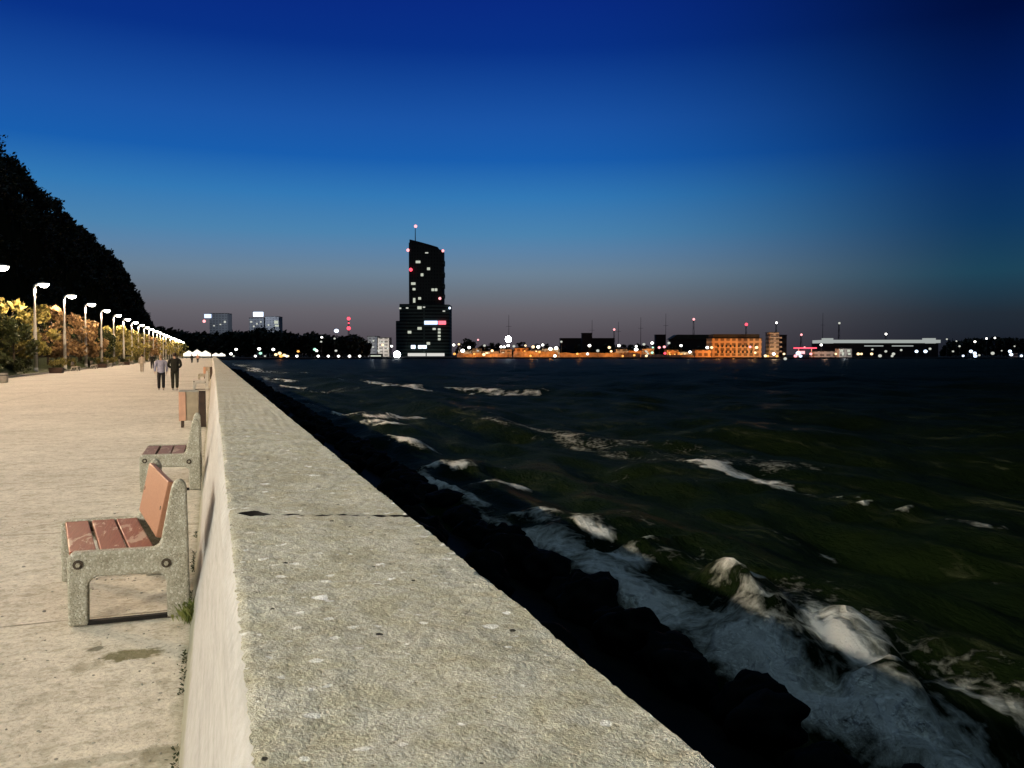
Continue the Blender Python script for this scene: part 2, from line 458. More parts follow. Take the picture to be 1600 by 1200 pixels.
# ------------------------------------------------------------------ mesh helpers
class MB:
    def __init__(self):
        self.v, self.f, self.mi = [], [], []

    def add(self, vs, fs, mi=0):
        o = len(self.v)
        self.v += [tuple(p) for p in vs]
        self.f += [tuple(i + o for i in f) for f in fs]
        self.mi += [mi] * len(fs)
        return self

    def box(self, c, d, rz=0.0, mi=0, taper=1.0):
        x, y, z = d[0] / 2, d[1] / 2, d[2] / 2
        vs = []
        for zz, k in ((-z, 1), (z, taper)):
            for xx, yy in ((-x, -y), (x, -y), (x, y), (-x, y)):
                xx, yy = xx * k, yy * k
                vs.append((c[0] + xx * math.cos(rz) - yy * math.sin(rz), c[1] + xx * math.sin(rz) + yy * math.cos(rz), c[2] + zz))
        return self.add(vs, [(0, 3, 2, 1), (4, 5, 6, 7), (0, 1, 5, 4), (1, 2, 6, 5), (2, 3, 7, 6), (3, 0, 4, 7)], mi)

    def tube(self, pts, rad, n=8, caps=True, mi=0):
        pts = [Vector(p) for p in pts]
        if not hasattr(rad, '__len__'):
            rad = [rad] * len(pts)
        o = len(self.v)
        for i, p in enumerate(pts):
            t = (pts[min(i + 1, len(pts) - 1)] - pts[max(i - 1, 0)]).normalized()
            a = t.cross(Vector((0, 0, 1)))
            if a.length < 1e-3:
                a = Vector((1, 0, 0))
            a.normalize()
            b = t.cross(a)
            for k in range(n):
                q = 2 * math.pi * k / n
                self.v.append(tuple(p + (a * math.cos(q) + b * math.sin(q)) * rad[i]))
        for i in range(len(pts) - 1):
            for k in range(n):
                k2 = (k + 1) % n
                self.f.append((o + i * n + k, o + i * n + k2, o + (i + 1) * n + k2, o + (i + 1) * n + k))
                self.mi.append(mi)
        if caps:
            self.f.append(tuple(o + k for k in range(n)))
            self.f.append(tuple(o + (len(pts) - 1) * n + k for k in reversed(range(n))))
            self.mi += [mi, mi]
        return self

    def ball(self, c, r, n=10, m=7, mi=0, jit=0.0):
        if not hasattr(r, '__len__'):
            r = (r, r, r)
        o = len(self.v)
        for i in range(m + 1):
            a = math.pi * i / m
            for k in range(n):
                q = 2 * math.pi * k / n
                d = Vector((math.sin(a) * math.cos(q), math.sin(a) * math.sin(q), math.cos(a)))
                kk = 1 + (jit * noise.noise(d * 2 + Vector(c)) if jit else 0)
                self.v.append((c[0] + d.x * r[0] * kk, c[1] + d.y * r[1] * kk, c[2] + d.z * r[2] * kk))
        for i in range(m):
            for k in range(n):
                k2 = (k + 1) % n
                self.f.append((o + i * n + k, o + (i + 1) * n + k, o + (i + 1) * n + k2, o + i * n + k2))
                self.mi.append(mi)
        return self

    def mesh(self, name, mats, smooth=False):
        me = bpy.data.meshes.new(name)
        me.from_pydata(self.v, [], self.f)
        for m in (mats if isinstance(mats, (list, tuple)) else [mats]):
            me.materials.append(m)
        if any(self.mi):
            me.polygons.foreach_set('material_index', self.mi)
        if smooth:
            me.polygons.foreach_set('use_smooth', [True] * len(me.polygons))
        bm = bmesh.new()
        bm.from_mesh(me)
        bmesh.ops.remove_doubles(bm, verts=bm.verts, dist=1e-6)
        bmesh.ops.recalc_face_normals(bm, faces=bm.faces)
        bm.to_mesh(me)
        bm.free()
        me.update()
        return me

    def obj(self, name, mats, parent=None, smooth=False, bevel=0.0, segs=2, loc=None):
        o = bpy.data.objects.new(name, self.mesh(name, mats, smooth))
        COL.objects.link(o)
        o.parent = parent
        if loc is not None:
            o.location = loc
        if bevel:
            b = o.modifiers.new('bevel', 'BEVEL')
            b.width = bevel
            b.segments = segs
            b.limit_method = 'ANGLE'
        return o


def prism(poly, y0, y1, mb=None, mi=0):
    """polygon in x,z extruded along y"""
    mb = mb or MB()
    n = len(poly)
    vs = [(x, y0, z) for x, z in poly] + [(x, y1, z) for x, z in poly]
    fs = [tuple(range(n)), tuple(range(2 * n - 1, n - 1, -1))] + [(i, (i + 1) % n, n + (i + 1) % n, n + i) for i in range(n)]
    return mb.add(vs, fs, mi)


def tag(o, label=None, cat=None, group=None, kind=None):
    if label:
        o['label'] = label
    if cat:
        o['category'] = cat
    if group:
        o['group'] = group
    if kind:
        o['kind'] = kind
    return o


def thing(name, loc, label, cat, group=None, rz=0.0):
    o = bpy.data.objects.new(name, None)
    o.empty_display_size = 0.2
    COL.objects.link(o)
    o.location = loc
    o.rotation_euler = (0, 0, rz)
    return tag(o, label, cat, group)


def copy_tree(o, parent=None):
    c = o.copy()
    COL.objects.link(c)
    c.parent = parent
    for ch in list(o.children):
        copy_tree(ch, c)
    return c


ORD = ['first', 'second', 'third', 'fourth', 'fifth', 'sixth', 'seventh', 'eighth', 'ninth', 'tenth', 'eleventh', 'twelfth',
       'thirteenth', 'fourteenth', 'fifteenth', 'sixteenth', 'seventeenth', 'eighteenth', 'nineteenth', 'twentieth',
       'twenty-first', 'twenty-second', 'twenty-third', 'twenty-fourth', 'twenty-fifth', 'twenty-sixth', 'twenty-seventh',
       'twenty-eighth', 'twenty-ninth', 'thirtieth', 'thirty-first', 'thirty-second', 'thirty-third', 'thirty-fourth', 'thirty-fifth',
       'thirty-sixth', 'thirty-seventh', 'thirty-eighth', 'thirty-ninth', 'fortieth', 'forty-first', 'forty-second', 'forty-third']

# ------------------------------------------------------------------ world: clear dusk sky, unseen zenith brightened to fill the shaded foam
W = bpy.data.worlds.new('World')
S.world = W
W.use_nodes = True
nt = W.node_tree
bg = nt.nodes['Background']
tc = nt.nodes.new('ShaderNodeTexCoord')
sx = nt.nodes.new('ShaderNodeSeparateXYZ')
nt.links.new(tc.outputs['Generated'], sx.inputs[0])


def wm(op, a, b=0.0, clamp=False):
    nd = nt.nodes.new('ShaderNodeMath')
    nd.operation = op
    nd.use_clamp = clamp
    for sock, v in ((nd.inputs[0], a), (nd.inputs[1], b)):
        if isinstance(v, (int, float)):
            sock.default_value = v
        else:
            nt.links.new(v, sock)
    return nd.outputs[0]


elev = wm('MULTIPLY', wm('ARCSINE', sx.outputs['Z']), 180 / math.pi / 90)   # 0..1 over 0..90 degrees


def wramp(stops):
    nd = nt.nodes.new('ShaderNodeValToRGB')
    cr = nd.color_ramp
    while len(cr.elements) < len(stops):
        cr.elements.new(0.5)
    for e, (d, c) in zip(cr.elements, stops):
        e.position = d / 90
        e.color = srgb(*c)
    nt.links.new(elev, nd.inputs['Fac'])
    return nd.outputs['Color']


glow = wramp([(0, (76, 70, 78)), (1.4, (88, 82, 89)), (3, (104, 101, 108)), (4.2, (106, 116, 128)), (5.5, (108, 130, 150)), (7, (92, 131, 167)), (8.2, (75, 131, 175)), (10.6, (50, 120, 181)), (13, (25, 94, 174)),
              (15.2, (26, 85, 167)), (19.9, (8, 50, 136)), (23, (8, 41, 129)), (26, (8, 38, 120)), (36, (30, 62, 112)), (55, (112, 138, 150)), (90, (138, 160, 170))])
dark = wramp([(0, (26, 28, 38)), (2.5, (34, 44, 55)), (5, (28, 66, 87)), (8, (14, 55, 96)), (12.8, (2, 36, 101)), (19.6, (0, 15, 62)), (24, (0, 12, 56)),
              (36, (26, 52, 92)), (55, (112, 138, 150)), (90, (138, 160, 170))])
ga = R(3)
hl = wm('SQRT', wm('ADD', wm('MULTIPLY', sx.outputs['X'], sx.outputs['X']), wm('MULTIPLY', sx.outputs['Y'], sx.outputs['Y'])))
dt = wm('DIVIDE', wm('ADD', wm('MULTIPLY', sx.outputs['X'], math.sin(ga)), wm('MULTIPLY', sx.outputs['Y'], math.cos(ga))), wm('MAXIMUM', hl, 0.001))
mr = nt.nodes.new('ShaderNodeMapRange')
mr.interpolation_type = 'SMOOTHSTEP'
mr.inputs['From Min'].default_value = 0.68
mr.inputs['From Max'].default_value = 0.97
nt.links.new(dt, mr.inputs['Value'])
mxw = nt.nodes.new('ShaderNodeMix')
mxw.data_type = 'RGBA'
nt.links.new(mr.outputs[0], mxw.inputs[0])
nt.links.new(dark, mxw.inputs[6])
nt.links.new(glow, mxw.inputs[7])
nt.links.new(mxw.outputs[2], bg.inputs['Color'])
bg.inputs['Strength'].default_value = 1.0

# ------------------------------------------------------------------ camera
cd = bpy.data.cameras.new('camera')
cd.sensor_width = 36
cd.lens = 36 * F / 1600
cd.clip_start = 0.05
cd.clip_end = 9000
co = bpy.data.objects.new('camera', cd)
COL.objects.link(co)
co.matrix_world = Matrix.Translation(CAM) @ Matrix((RGT, UPV, -FWD)).transposed().to_4x4()
S.camera = co
S.view_settings.view_transform = 'Standard'
S.view_settings.look = 'None'
S.view_settings.exposure = 0
S.view_settings.gamma = 1
S.cycles.max_bounces = 4
S.cycles.sample_clamp_indirect = 2.0
S.cycles.caustics_reflective = False
S.cycles.caustics_refractive = False

# ------------------------------------------------------------------ ground
WATER_Z = -1.32
WALL_X0, WALL_END = -0.150, 440.0


def grid(xs, ys, zf, name, mat, parent=None, smooth=True):
    nx, ny = len(xs), len(ys)
    V = [(x, y, zf(x, y)) for y in ys for x in xs]
    Fc = [(j * nx + i, j * nx + i + 1, (j + 1) * nx + i + 1, (j + 1) * nx + i) for j in range(ny - 1) for i in range(nx - 1)]
    me = bpy.data.meshes.new(name)
    me.from_pydata(V, [], Fc)
    me.materials.append(mat)
    if smooth:
        me.polygons.foreach_set('use_smooth', [True] * len(Fc))
    o = bpy.data.objects.new(name, me)
    COL.objects.link(o)
    o.parent = parent
    return o


ys = [-14 + 0.5 * i for i in range(28)]
y = 0.0
ysn = []
while y < 12:
    ysn.append(y)
    y += 0.06
while y < 470:
    ysn.append(y)
    y *= 1.03
ys_g = ys + ysn
xs_g = [-13.9, -12.5, -10, -8, -6, -4.5] + [-3.6 + 0.06 * i for i in range(60)]


def gz(x, y):
    if y > 14 or x < -3.7:
        return 0.0
    a = noise.noise(Vector((x * 2.2, y * 2.2, 3))) * 0.006 + noise.noise(Vector((x * 9, y * 9, 1))) * 0.0025
    return a - 0.004


tag(grid(xs_g, ys_g, gz, 'promenade', M['ground']), kind='structure')


def bank_z(x):
    # rises from the kerb to the lamp row, then gently up towards the hill foot
    if x > -15:
        t = (-13.9 - x) / 1.1
        return 0.06 + 0.55 * max(0, t)
    return 0.61 + 0.02 * (-15 - x)


def bz(x, y):
    return bank_z(x) + 0.05 * noise.noise(Vector((x * 0.4, y * 0.4, 0)))


tag(grid([-46, -38, -30, -24, -20, -18, -16.5, -15, -14.6, -14.2, -13.95], [-20 + 3 * i for i in range(70)] + [200 + 12 * i for i in range(24)], bz,
         'grass_bank', M['grass']), kind='structure')
kb = MB()
kb.box((-13.88, 220, 0.055), (0.16, 480, 0.15))
tag(kb.obj('kerb', M['kerb'], bevel=0.015), kind='structure')


# hill terrain
def ridge(y):
    if y < 520:
        return 50 + 2 * math.sin(y * 0.013)
    return max(0.0, 50 * (1 - ((y - 520) / 340.0) ** 1.6)) if y < 860 else 0.0


def hz(x, y):
    t = min(1, max(0, (-36 - x) / 18))
    t = t * t * (3 - 2 * t)
    return 0.85 + t * max(0, ridge(y)) + (noise.noise(Vector((x * 0.06, y * 0.04, 2))) * 2.5 if x < -38 else 0)


hill_xs = [-36, -39, -42, -45, -48, -51, -54, -60, -75, -100]
tag(grid(hill_xs, [-40 + 14 * i for i in range(66)], hz, 'hill', M['soil']), kind='structure')


def leaf_clumps(mb, centers, per, spread, size, rng):
    for (c, r) in centers:
        for _ in range(per):
            while True:
                d = Vector((rng.uniform(-1, 1), rng.uniform(-1, 1), rng.uniform(-1, 1)))
                if d.length < 1:
                    break
            p = Vector(c) + Vector((d.x * r, d.y * r, d.z * r * 0.8)) * spread
            n = Vector((rng.gauss(0, 1), rng.gauss(0, 1), rng.gauss(0, 1))).normalized()
            a = n.orthogonal().normalized()
            b = n.cross(a)
            s = size * rng.uniform(0.6, 1.3)
            mb.add([p - a * s, p - b * s * 0.55, p + a * s, p + b * s * 0.55], [(0, 1, 2, 3)])


rng = random.Random(5)
fm = MB()
for i in range(640):
    y = rng.uniform(120, 850)
    x = rng.choice([rng.uniform(-56, -46), rng.uniform(-50, -38), rng.uniform(-75, -50)])
    z = hz(x, y)
    h = rng.uniform(8, 11) * (0.85 if y < 500 else 0.75)
    r = rng.uniform(2.4, 3.6)
    far = min(2.0, max(1.0, y / 260))
    cs = []
    for k in range(7):
        a = rng.uniform(0, 6.28)
        q = rng.uniform(0.1, 0.75) * r
        zz = z + h * rng.uniform(0.35, 0.92)
        cs.append(((x + q * math.cos(a), y + q * math.sin(a), zz), r * 0.55))
    cs.append(((x, y, z + h * 0.8), r * 0.5))
    fm.tube([(x, y, z - 0.5), (x, y, z + h * 0.7)], [0.3, 0.1], 4)
    leaf_clumps(fm, cs, 19, 1.05, 0.50 * far, rng)
tag(fm.obj('hillside_forest', M['leaf_d']), 'black wooded hillside rising steeply behind the row of lit lamps', 'woods', kind='stuff')

# ------------------------------------------------------------------ sea wall
sea_wall = thing('sea_wall', (0, 0, 0), 'long pale concrete sea wall with a broad flat pitted top running to the horizon', 'wall')
TL, TR = (0.047, 1.08), (0.735, 1.045)
YJ = on_plane(500, 803, 1.065).y
jl, jr = on_plane(360, 803, 1.08), on_plane(637, 806, 1.045)


def joint_y(x):
    t = (x - jl.x) / (jr.x - jl.x)
    return jl.y + (jr.y - jl.y) * t + 0.02 * noise.noise(Vector((x * 9, 0, 7)))


def gap(x):
    w = 0.006 + 0.011 * max(0, noise.noise(Vector((x * 17, 5, 1))) + 0.25)
    if 0.085 < x < 0.19:
        w += 0.042 * math.sin((x - 0.085) / 0.105 * math.pi) ** 0.6
    elif x < 0.26:
        w = 0.003 if x > 0.1 else 0.0004
    if x > 0.60:
        w += 0.010
    return w


ncx = 44
prof_x = [TL[0] + (TR[0] - TL[0]) * i / ncx for i in range(ncx + 1)]


def coping_mesh(rows, near_end):
    """rows of base y; the row at the joint is bent to the crack"""
    V, Fc = [], []
    W_ = len(prof_x) + 4
    for (y, jt) in rows:
        ln = []
        for i, x in enumerate(prof_x):
            t = i / ncx
            z = TL[1] + (TR[1] - TL[1]) * t
            yy = y
            if jt:
                g = gap(x)
                yy = joint_y(x) + (g if jt > 0 else -g)
            dd = 0.0
            if y < 14:
                dd = 0.0045 * noise.noise(Vector((x * 26, yy * 26, 0))) + 0.003 * noise.noise(Vector((x * 60, yy * 60, 4))) + 0.006 * noise.noise(Vector((x * 5, yy * 4, 9)))
            if i == 0:
                j = 0.010 * noise.noise(Vector((yy * 30, 2, 2))) + 0.006 * noise.noise(Vector((yy * 80, 2, 2)))
                ln.append((x + 0.002 + j, yy, z - 0.004))
                continue
            if i == ncx:
                j = 0.016 * noise.noise(Vector((yy * 9, 8, 2))) + 0.008 * noise.noise(Vector((yy * 40, 8, 2)))
                ln.append((x + j, yy, z - 0.02))
                continue
            ln.append((x, yy, z + dd))
        e0, e1 = ln[0], ln[-1]
        yy0, yy1 = e0[1], e1[1]
        ln = [(TL[0] - 0.024, yy0, TL[1] - 0.07)] + ln + [(e1[0] + 0.006, yy1, e1[2] - 0.10), (TR[0] + 0.02, yy1, e1[2] - 0.28)]
        V += ln
    nw = len(ln)
    for j in range(len(rows) - 1):
        for i in range(nw - 1):
            Fc.append((j * nw + i, j * nw + i + 1, (j + 1) * nw + i + 1, (j + 1) * nw + i))
    return V, Fc, nw


def end_cap(V, Fc, row, nw):     # end of a slab, coloured dark inside the crack
    o = len(V)
    base = [V[row * nw + i] for i in range(nw)]
    V += [(p[0], p[1], 0.9) for p in base]
    for i in range(2, nw - 1):
        Fc.append((row * nw + i, row * nw + i + 1, o + i + 1, o + i))


rows1 = [(-5 + 0.25 * i, 0) for i in range(23)]
y = 0.75
while y < YJ - 0.16:
    rows1.append((y, 0))
    y += 0.013
rows1.append((YJ - 0.12, 0))
rows1.append((YJ - 0.004, -1))
rows2 = [(YJ + 0.004, 1)]
y = YJ + 0.16
while y < 7:
    rows2.append((y, 0))
    y += 0.015
while y < WALL_END:
    rows2.append((y, 0))
    y *= 1.03
for rows, capi in ((rows1, len(rows1) - 1), (rows2, 0)):
    V, Fc, nw = coping_mesh(rows, False)
    end_cap(V, Fc, capi, nw)
    me = bpy.data.meshes.new('coping_slab')
    me.from_pydata(V, [], Fc)
    for k_ in ('coping', 'inner', 'joint'):
        me.materials.append(M[k_])
    nbody = (len(rows) - 1) * (nw - 1)
    me.polygons.foreach_set('material_index', [(1 if i % (nw - 1) == 0 else 0) if i < nbody else 2 for i in range(len(Fc))])
    me.polygons.foreach_set('use_smooth', [True] * len(Fc))
    bm = bmesh.new()
    bm.from_mesh(me)
    bmesh.ops.recalc_face_normals(bm, faces=bm.faces)
    bm.to_mesh(me)
    bm.free()
    me.set_sharp_from_angle(angle=R(38))
    o = bpy.data.objects.new('coping_slab', me)
    COL.objects.link(o)
    o.parent = sea_wall
MB().box((0.4, YJ, 0.95), (0.62, 0.4, 0.12)).obj('joint_filler', M['joint'], sea_wall)
# battered inner face
rows = [r[0] for r in rows1 if r[0] < 0.7] + [0.7 + 0.05 * i for i in range(140)]
y = rows[-1]
while y < WALL_END:
    y *= 1.04
    rows.append(y)
pz = [0.0, 0.02, 0.05, 0.09, 0.14, 0.2, 0.3, 0.4, 0.5, 0.6, 0.7, 0.8, 0.9, 0.96, 1.0, 1.03, 1.06]
V, Fc = [], []
for y in rows:
    for z in pz:
        t = z / 1.06
        x = WALL_X0 + (TL[0] - WALL_X0) * (1 - (1 - t) ** 1.35) - 0.005
        a = 0.006 * noise.noise(Vector((y * 3, z * 3, 1))) + 0.004 * noise.noise(Vector((y * 12, z * 12, 1)))
        V.append((x + (a * min(1, (1.06 - z) * 6) if y < 16 else 0), y, z - 0.01))
n_ = len(pz)
for j in range(len(rows) - 1):
    for i in range(n_ - 1):
        Fc.append((j * n_ + i, (j + 1) * n_ + i, (j + 1) * n_ + i + 1, j * n_ + i + 1))
me = bpy.data.meshes.new('inner_face')
me.from_pydata(V, [], Fc)
me.materials.append(M['inner'])
me.polygons.foreach_set('use_smooth', [True] * len(Fc))
o = bpy.data.objects.new('inner_face', me)
COL.objects.link(o)
o.parent = sea_wall
prism([(0.10, 0.9), (0.745, 0.83), (0.82, -2.6), (0.10, -2.6)], -5, WALL_END).obj('outer_face', M['seaside'], sea_wall)

# ------------------------------------------------------------------ rock armour at the wall foot
slope = MB()
prism([(0.76, -0.55), (2.4, -0.85), (3.8, -1.3), (4.6, -2.2), (0.76, -2.2)], -5, WALL_END, slope)
tag(slope.obj('rubble_slope', M['wetstone']), 'black rubble bank along the seaward foot of the sea wall', 'rubble', kind='stuff')
BG = 'black boulders along the sea wall'
BL = 'wet black boulder in the dark bank between the sea wall and the foam'
bmeshes = []
for k in range(5):
    b = MB()
    b.ball((k * 7.3, 0, 0), (0.5, 0.42, 0.36), 28, 18, 0, 0.4)
    b.v = [(p[0] - k * 7.3, p[1], p[2]) for p in b.v]
    bmeshes.append(b.mesh('boulder', M['wetstone'], True))
rb = random.Random(3)
y = 1.5
nb = 0
while y < 150 and nb < 240:
    x = 4.0 + rb.uniform(-0.14, 0.14)
    o = bpy.data.objects.new('boulder', rb.choice(bmeshes))
    COL.objects.link(o)
    sc = rb.uniform(0.5, 0.85) * (0.62 + 0.38 * min(1, y / 7)) * (1.0 + min(y, 40) * 0.006)
    o.scale = (sc, sc * rb.uniform(0.9, 1.3), sc)
    o.location = (x, y, -1.2 + rb.uniform(-0.08, 0.05))
    o.rotation_euler = (rb.uniform(-0.5, 0.5), rb.uniform(-0.5, 0.5), rb.uniform(0, 6.28))
    tag(o, BL, 'boulder', BG)
    nb += 1
    if rb.random() < 0.5:
        o2 = o.copy()
        COL.objects.link(o2)
        o2.location = (x - rb.uniform(0.9, 1.8), y + rb.uniform(-0.3, 0.3), -0.98 + rb.uniform(-0.1, 0.1))
        o2.rotation_euler = (rb.uniform(-1, 1), rb.uniform(-1, 1), rb.uniform(0, 6))
        nb += 1
    y += rb.uniform(0.35, 0.75) * (1 + y * 0.014)

# ------------------------------------------------------------------ sea
def geo(a, b, d0, g):
    out = [a]
    d = d0
    while out[-1] < b:
        out.append(out[-1] + d)
        d *= g
    return out


wx = [0.8, 1.6, 2.4, 3.0] + geo(3.5, 1500, 0.055, 1.016)
wy = [-30, -24, -19, -15, -12, -10, -8, -6.5, -5.2, -4, -3, -2.2, -1.5] + geo(-1, 1500, 0.055, 1.0135)
X, Y = np.meshgrid(np.array(wx), np.array(wy))
dist = np.sqrt(X ** 2 + Y ** 2)
wr = np.random.RandomState(4)
Z = np.zeros_like(X)
for i in range(70):
    L = 0.9 * (16 / 0.9) ** wr.rand()
    ang = wr.randn() * 0.45
    amp = 0.0115 * L ** 0.56
    k = 2 * np.pi / L
    ph = wr.rand() * 6.28
    cell = np.maximum(dist * 0.016, 0.05)
    fade = np.clip(L / (cell * 3.0) - 0.6, 0, 1)
    arg = k * (X * np.cos(ang) + Y * np.sin(ang)) + ph
    Z += amp * fade * (np.sin(arg) + 0.25 * np.sin(2 * arg + 0.6))
foam = np.zeros_like(X)


def vnoise(x, y, seed):
    """smooth lattice noise, 0..1"""
    xi, yi = np.floor(x).astype(int), np.floor(y).astype(int)
    fx, fy = x - xi, y - yi
    fx, fy = fx * fx * (3 - 2 * fx), fy * fy * (3 - 2 * fy)

    def h(a, b):
        n = (a * 374761393 + b * 668265263 + seed * 1442695041) & 0x7fffffff
        n = ((n ^ (n >> 13)) * 1274126177) & 0x7fffffff
        return ((n ^ (n >> 16)) & 0xffff) / 65535.0
    return (h(xi, yi) * (1 - fx) + h(xi + 1, yi) * fx) * (1 - fy) + (h(xi, yi + 1) * (1 - fx) + h(xi + 1, yi + 1) * fx) * fy


wig = (vnoise(X * 0.9, Y * 0.6, 1) - 0.5) * 0.9 + (vnoise(X * 3.1, Y * 2.3, 2) - 0.5) * 0.5
wig2 = (vnoise(X * 6.5, Y * 5.1, 3) - 0.5)


def crest(p0, p1, w, amp, h, zz=WATER_Z + 0.2, tail=1.5):
    """a breaking crest: foam line with a trailing apron on the seaward side"""
    global Z, foam
    a, b = on_plane(*p0, zz), on_plane(*p1, zz)
    ab = np.array([b.x - a.x, b.y - a.y])
    L = np.linalg.norm(ab)
    u = ab / L
    nn = np.array([-u[1], u[0]])
    if nn[0] < 0:
        nn = -nn                        # points out to sea
    rx, ry = X - a.x, Y - a.y
    t = (rx * u[0] + ry * u[1])
    q = rx * nn[0] + ry * nn[1] + wig * w * 1.3 + wig2 * w * 0.7
    te = np.clip(np.minimum(t + 0.25 * L, 1.25 * L - t) / (0.3 * L), 0, 1)
    te = te * te * (3 - 2 * te)
    side = np.where(q > 0, w * tail, w * 0.6)
    g = np.exp(-(q / side) ** 2)
    g = g * (0.50 + 0.85 * vnoise(X * 4.2, Y * 1.6, 51)) * (0.62 + 0.66 * vnoise(X * 9, Y * 6, 52))
    foam = np.maximum(foam, 1.12 * amp * te * g * (0.75 + 0.5 * vnoise(X * 1.7, Y * 1.2, 6)))
    hh = min(h, 0.5)
    Z += 0.42 * hh * te * np.exp(-(q / (w * 1.2 + 0.65)) ** 2) * (0.7 + 0.5 * vnoise(X * 0.6, Y * 0.5, 9)) + 0.16 * hh * te * g * wig2 + 0.10 * hh * te * g * (vnoise(X * 11, Y * 9, 53) - 0.5)


crest((580, 597), (655, 608), 1.0, 0.95, 0.5)
crest((700, 602), (812, 611), 1.1, 0.95, 0.5)
crest((860, 606), (915, 608), 1.0, 0.7, 0.3)
crest((585, 655), (640, 646), 0.8, 1.0, 0.4)
crest((570, 662), (600, 672), 0.6, 0.85, 0.3)
crest((605, 686), (660, 698), 0.65, 0.9, 0.3)
crest((675, 725), (710, 732), 0.42, 0.95, 0.35)
crest((1085, 722), (1205, 752), 0.5, 1.15, 0.5)
crest((1240, 760), (1330, 776), 0.3, 0.55, 0.2)
crest((1548, 708), (1640, 722), 0.45, 1.05, 0.45)
crest((1330, 784), (1350, 788), 0.22, 1.0, 0.3)
crest((1412, 793), (1428, 796), 0.2, 0.85, 0.25)
crest((1480, 808), (1570, 816), 0.3, 0.6, 0.2)
crest((1100, 905), (1160, 915), 0.2, 0.3, 0.1)
crest((1190, 820), (1290, 838), 0.6, 0.38, 0.15)
crest((735, 755), (790, 767), 0.4, 0.95, 0.25)
crest((825, 808), (905, 840), 0.42, 0.72, 0.25)
crest((880, 835), (940, 854), 0.35, 0.75, 0.2)
crest((955, 872), (1005, 886), 0.28, 0.85, 0.25)
crest((1005, 858), (1022, 862), 0.14, 0.85, 0.2)
crest((1145, 940), (1195, 938), 0.3267, 0.94, 0.651)
crest((1110, 930), (1150, 930), 0.2, 0.75, 0.3)
crest((1165, 968), (1310, 972), 0.3267, 0.78, 0.6975)
crest((1250, 985), (1310, 1030), 0.4455, 0.86, 0.465)
crest((1320, 1045), (1410, 1052), 0.297, 0.91, 0.5425)
crest((1400, 1050), (1590, 1105), 0.3267, 0.58, 0.5425)
crest((1420, 1085), (1550, 1130), 0.297, 0.46, 0.31)
crest((1575, 1165), (1620, 1200), 0.18, 0.95, 0.3)
crest((1500, 880), (1600, 900), 0.3, 0.4, 0.15)
crest((1380, 985), (1440, 990), 0.3, 0.38, 0.12)
for (a, b, w, am) in (((392, 575), (404, 580), 1.4, 0.9), ((425, 588), (450, 592), 0.9, 0.9), ((436, 598), (470, 603), 0.8, 0.85),
                      ((470, 610), (500, 616), 0.7, 0.55), ((472, 627), (492, 631), 0.5, 0.8), ((515, 640), (560, 652), 0.5, 0.7),
                      ((370, 569), (380, 572), 2.0, 0.7), ((415, 578), (480, 584), 1.2, 0.5), ((520, 590), (560, 594), 0.9, 0.5)):
    crest(a, b, w, am, 0.3)
# white water washing along the foot of the rocks
bx = 4.55 + 0.5 * (vnoise(X * 0 + 3, Y * 0.45, 21) - 0.5)
wd = 0.25 + 0.85 * np.clip((12.5 - Y) / 8.0, 0, 1) + 0.5 * (vnoise(X * 0 + 1, Y * 0.55, 22) - 0.5)
wash = np.exp(-(np.maximum(X - bx, 0) / np.maximum(wd, 0.15)) ** 2.2) * np.clip((24 - Y) / 8, 0.0, 1) ** 0.7
wash *= np.exp(-(np.maximum(bx - X, 0) / 0.3) ** 2) * (0.35 + 0.6 * vnoise(X * 1.5, Y * 1.1, 23) + 0.5 * vnoise(X * 0.7, Y * 0.35, 25))
foam = np.maximum(foam, 0.84 * wash)
Z += 0.22 * wash * (0.4 + vnoise(X * 1.9, Y * 1.5, 24)) + 0.10 * wash * wig2
foam = np.maximum(foam, (0.44 + 0.2 * np.clip((Y - 9) / 8, 0, 1)) * np.exp(-((X - 6.4) / 1.5) ** 2) * np.clip(vnoise(X * 0.8, Y * 0.16, 31) * 2.4 - 1.0, 0, 1) * (0.6 + 0.6 * vnoise(X * 2.6, Y * 0.9, 33)))
foam = np.maximum(foam, 0.62 * np.exp(-(np.maximum(X - 7, 0) / 14) ** 2) * np.clip(vnoise(X * 0.5, Y * 0.11, 35) * 3.0 - 2.0, 0, 1) * (0.5 + 0.7 * vnoise(X * 2.2, Y * 0.8, 36)))
# the swell piling up just outside the rocks
sw = 6.5 + 0.9 * (vnoise(X * 0 + 2, Y * 0.3, 41) - 0.5)
Z += 0.30 * np.exp(-((X - sw) / 1.0) ** 2) * np.clip((16 - Y) / 6, 0, 1) * (0.35 + 0.9 * vnoise(X * 0.4, Y * 0.35, 42))
Z = Z + WATER_Z
ny_, nx_ = X.shape
Vw = np.stack([X, Y, Z], -1).reshape(-1, 3)
ii = np.arange(ny_ * nx_).reshape(ny_, nx_)
Fw = np.stack([ii[:-1, :-1], ii[:-1, 1:], ii[1:, 1:], ii[1:, :-1]], -1).reshape(-1, 4)
me = bpy.data.meshes.new('sea')
me.vertices.add(len(Vw))
me.vertices.foreach_set('co', Vw.ravel().astype(np.float32))
me.loops.add(Fw.size)
me.loops.foreach_set('vertex_index', Fw.ravel().astype(np.int32))
me.polygons.add(len(Fw))
me.polygons.foreach_set('loop_start', np.arange(0, Fw.size, 4, dtype=np.int32))
me.polygons.foreach_set('use_smooth', np.ones(len(Fw), dtype=bool))
me.update(calc_edges=True)
me.validate()
fa = me.attributes.new('foam', 'FLOAT', 'POINT')
fa.data.foreach_set('value', foam.ravel().astype(np.float32))
me.materials.append(M['water'])
o = bpy.data.objects.new('sea', me)
COL.objects.link(o)
tag(o, kind='structure')

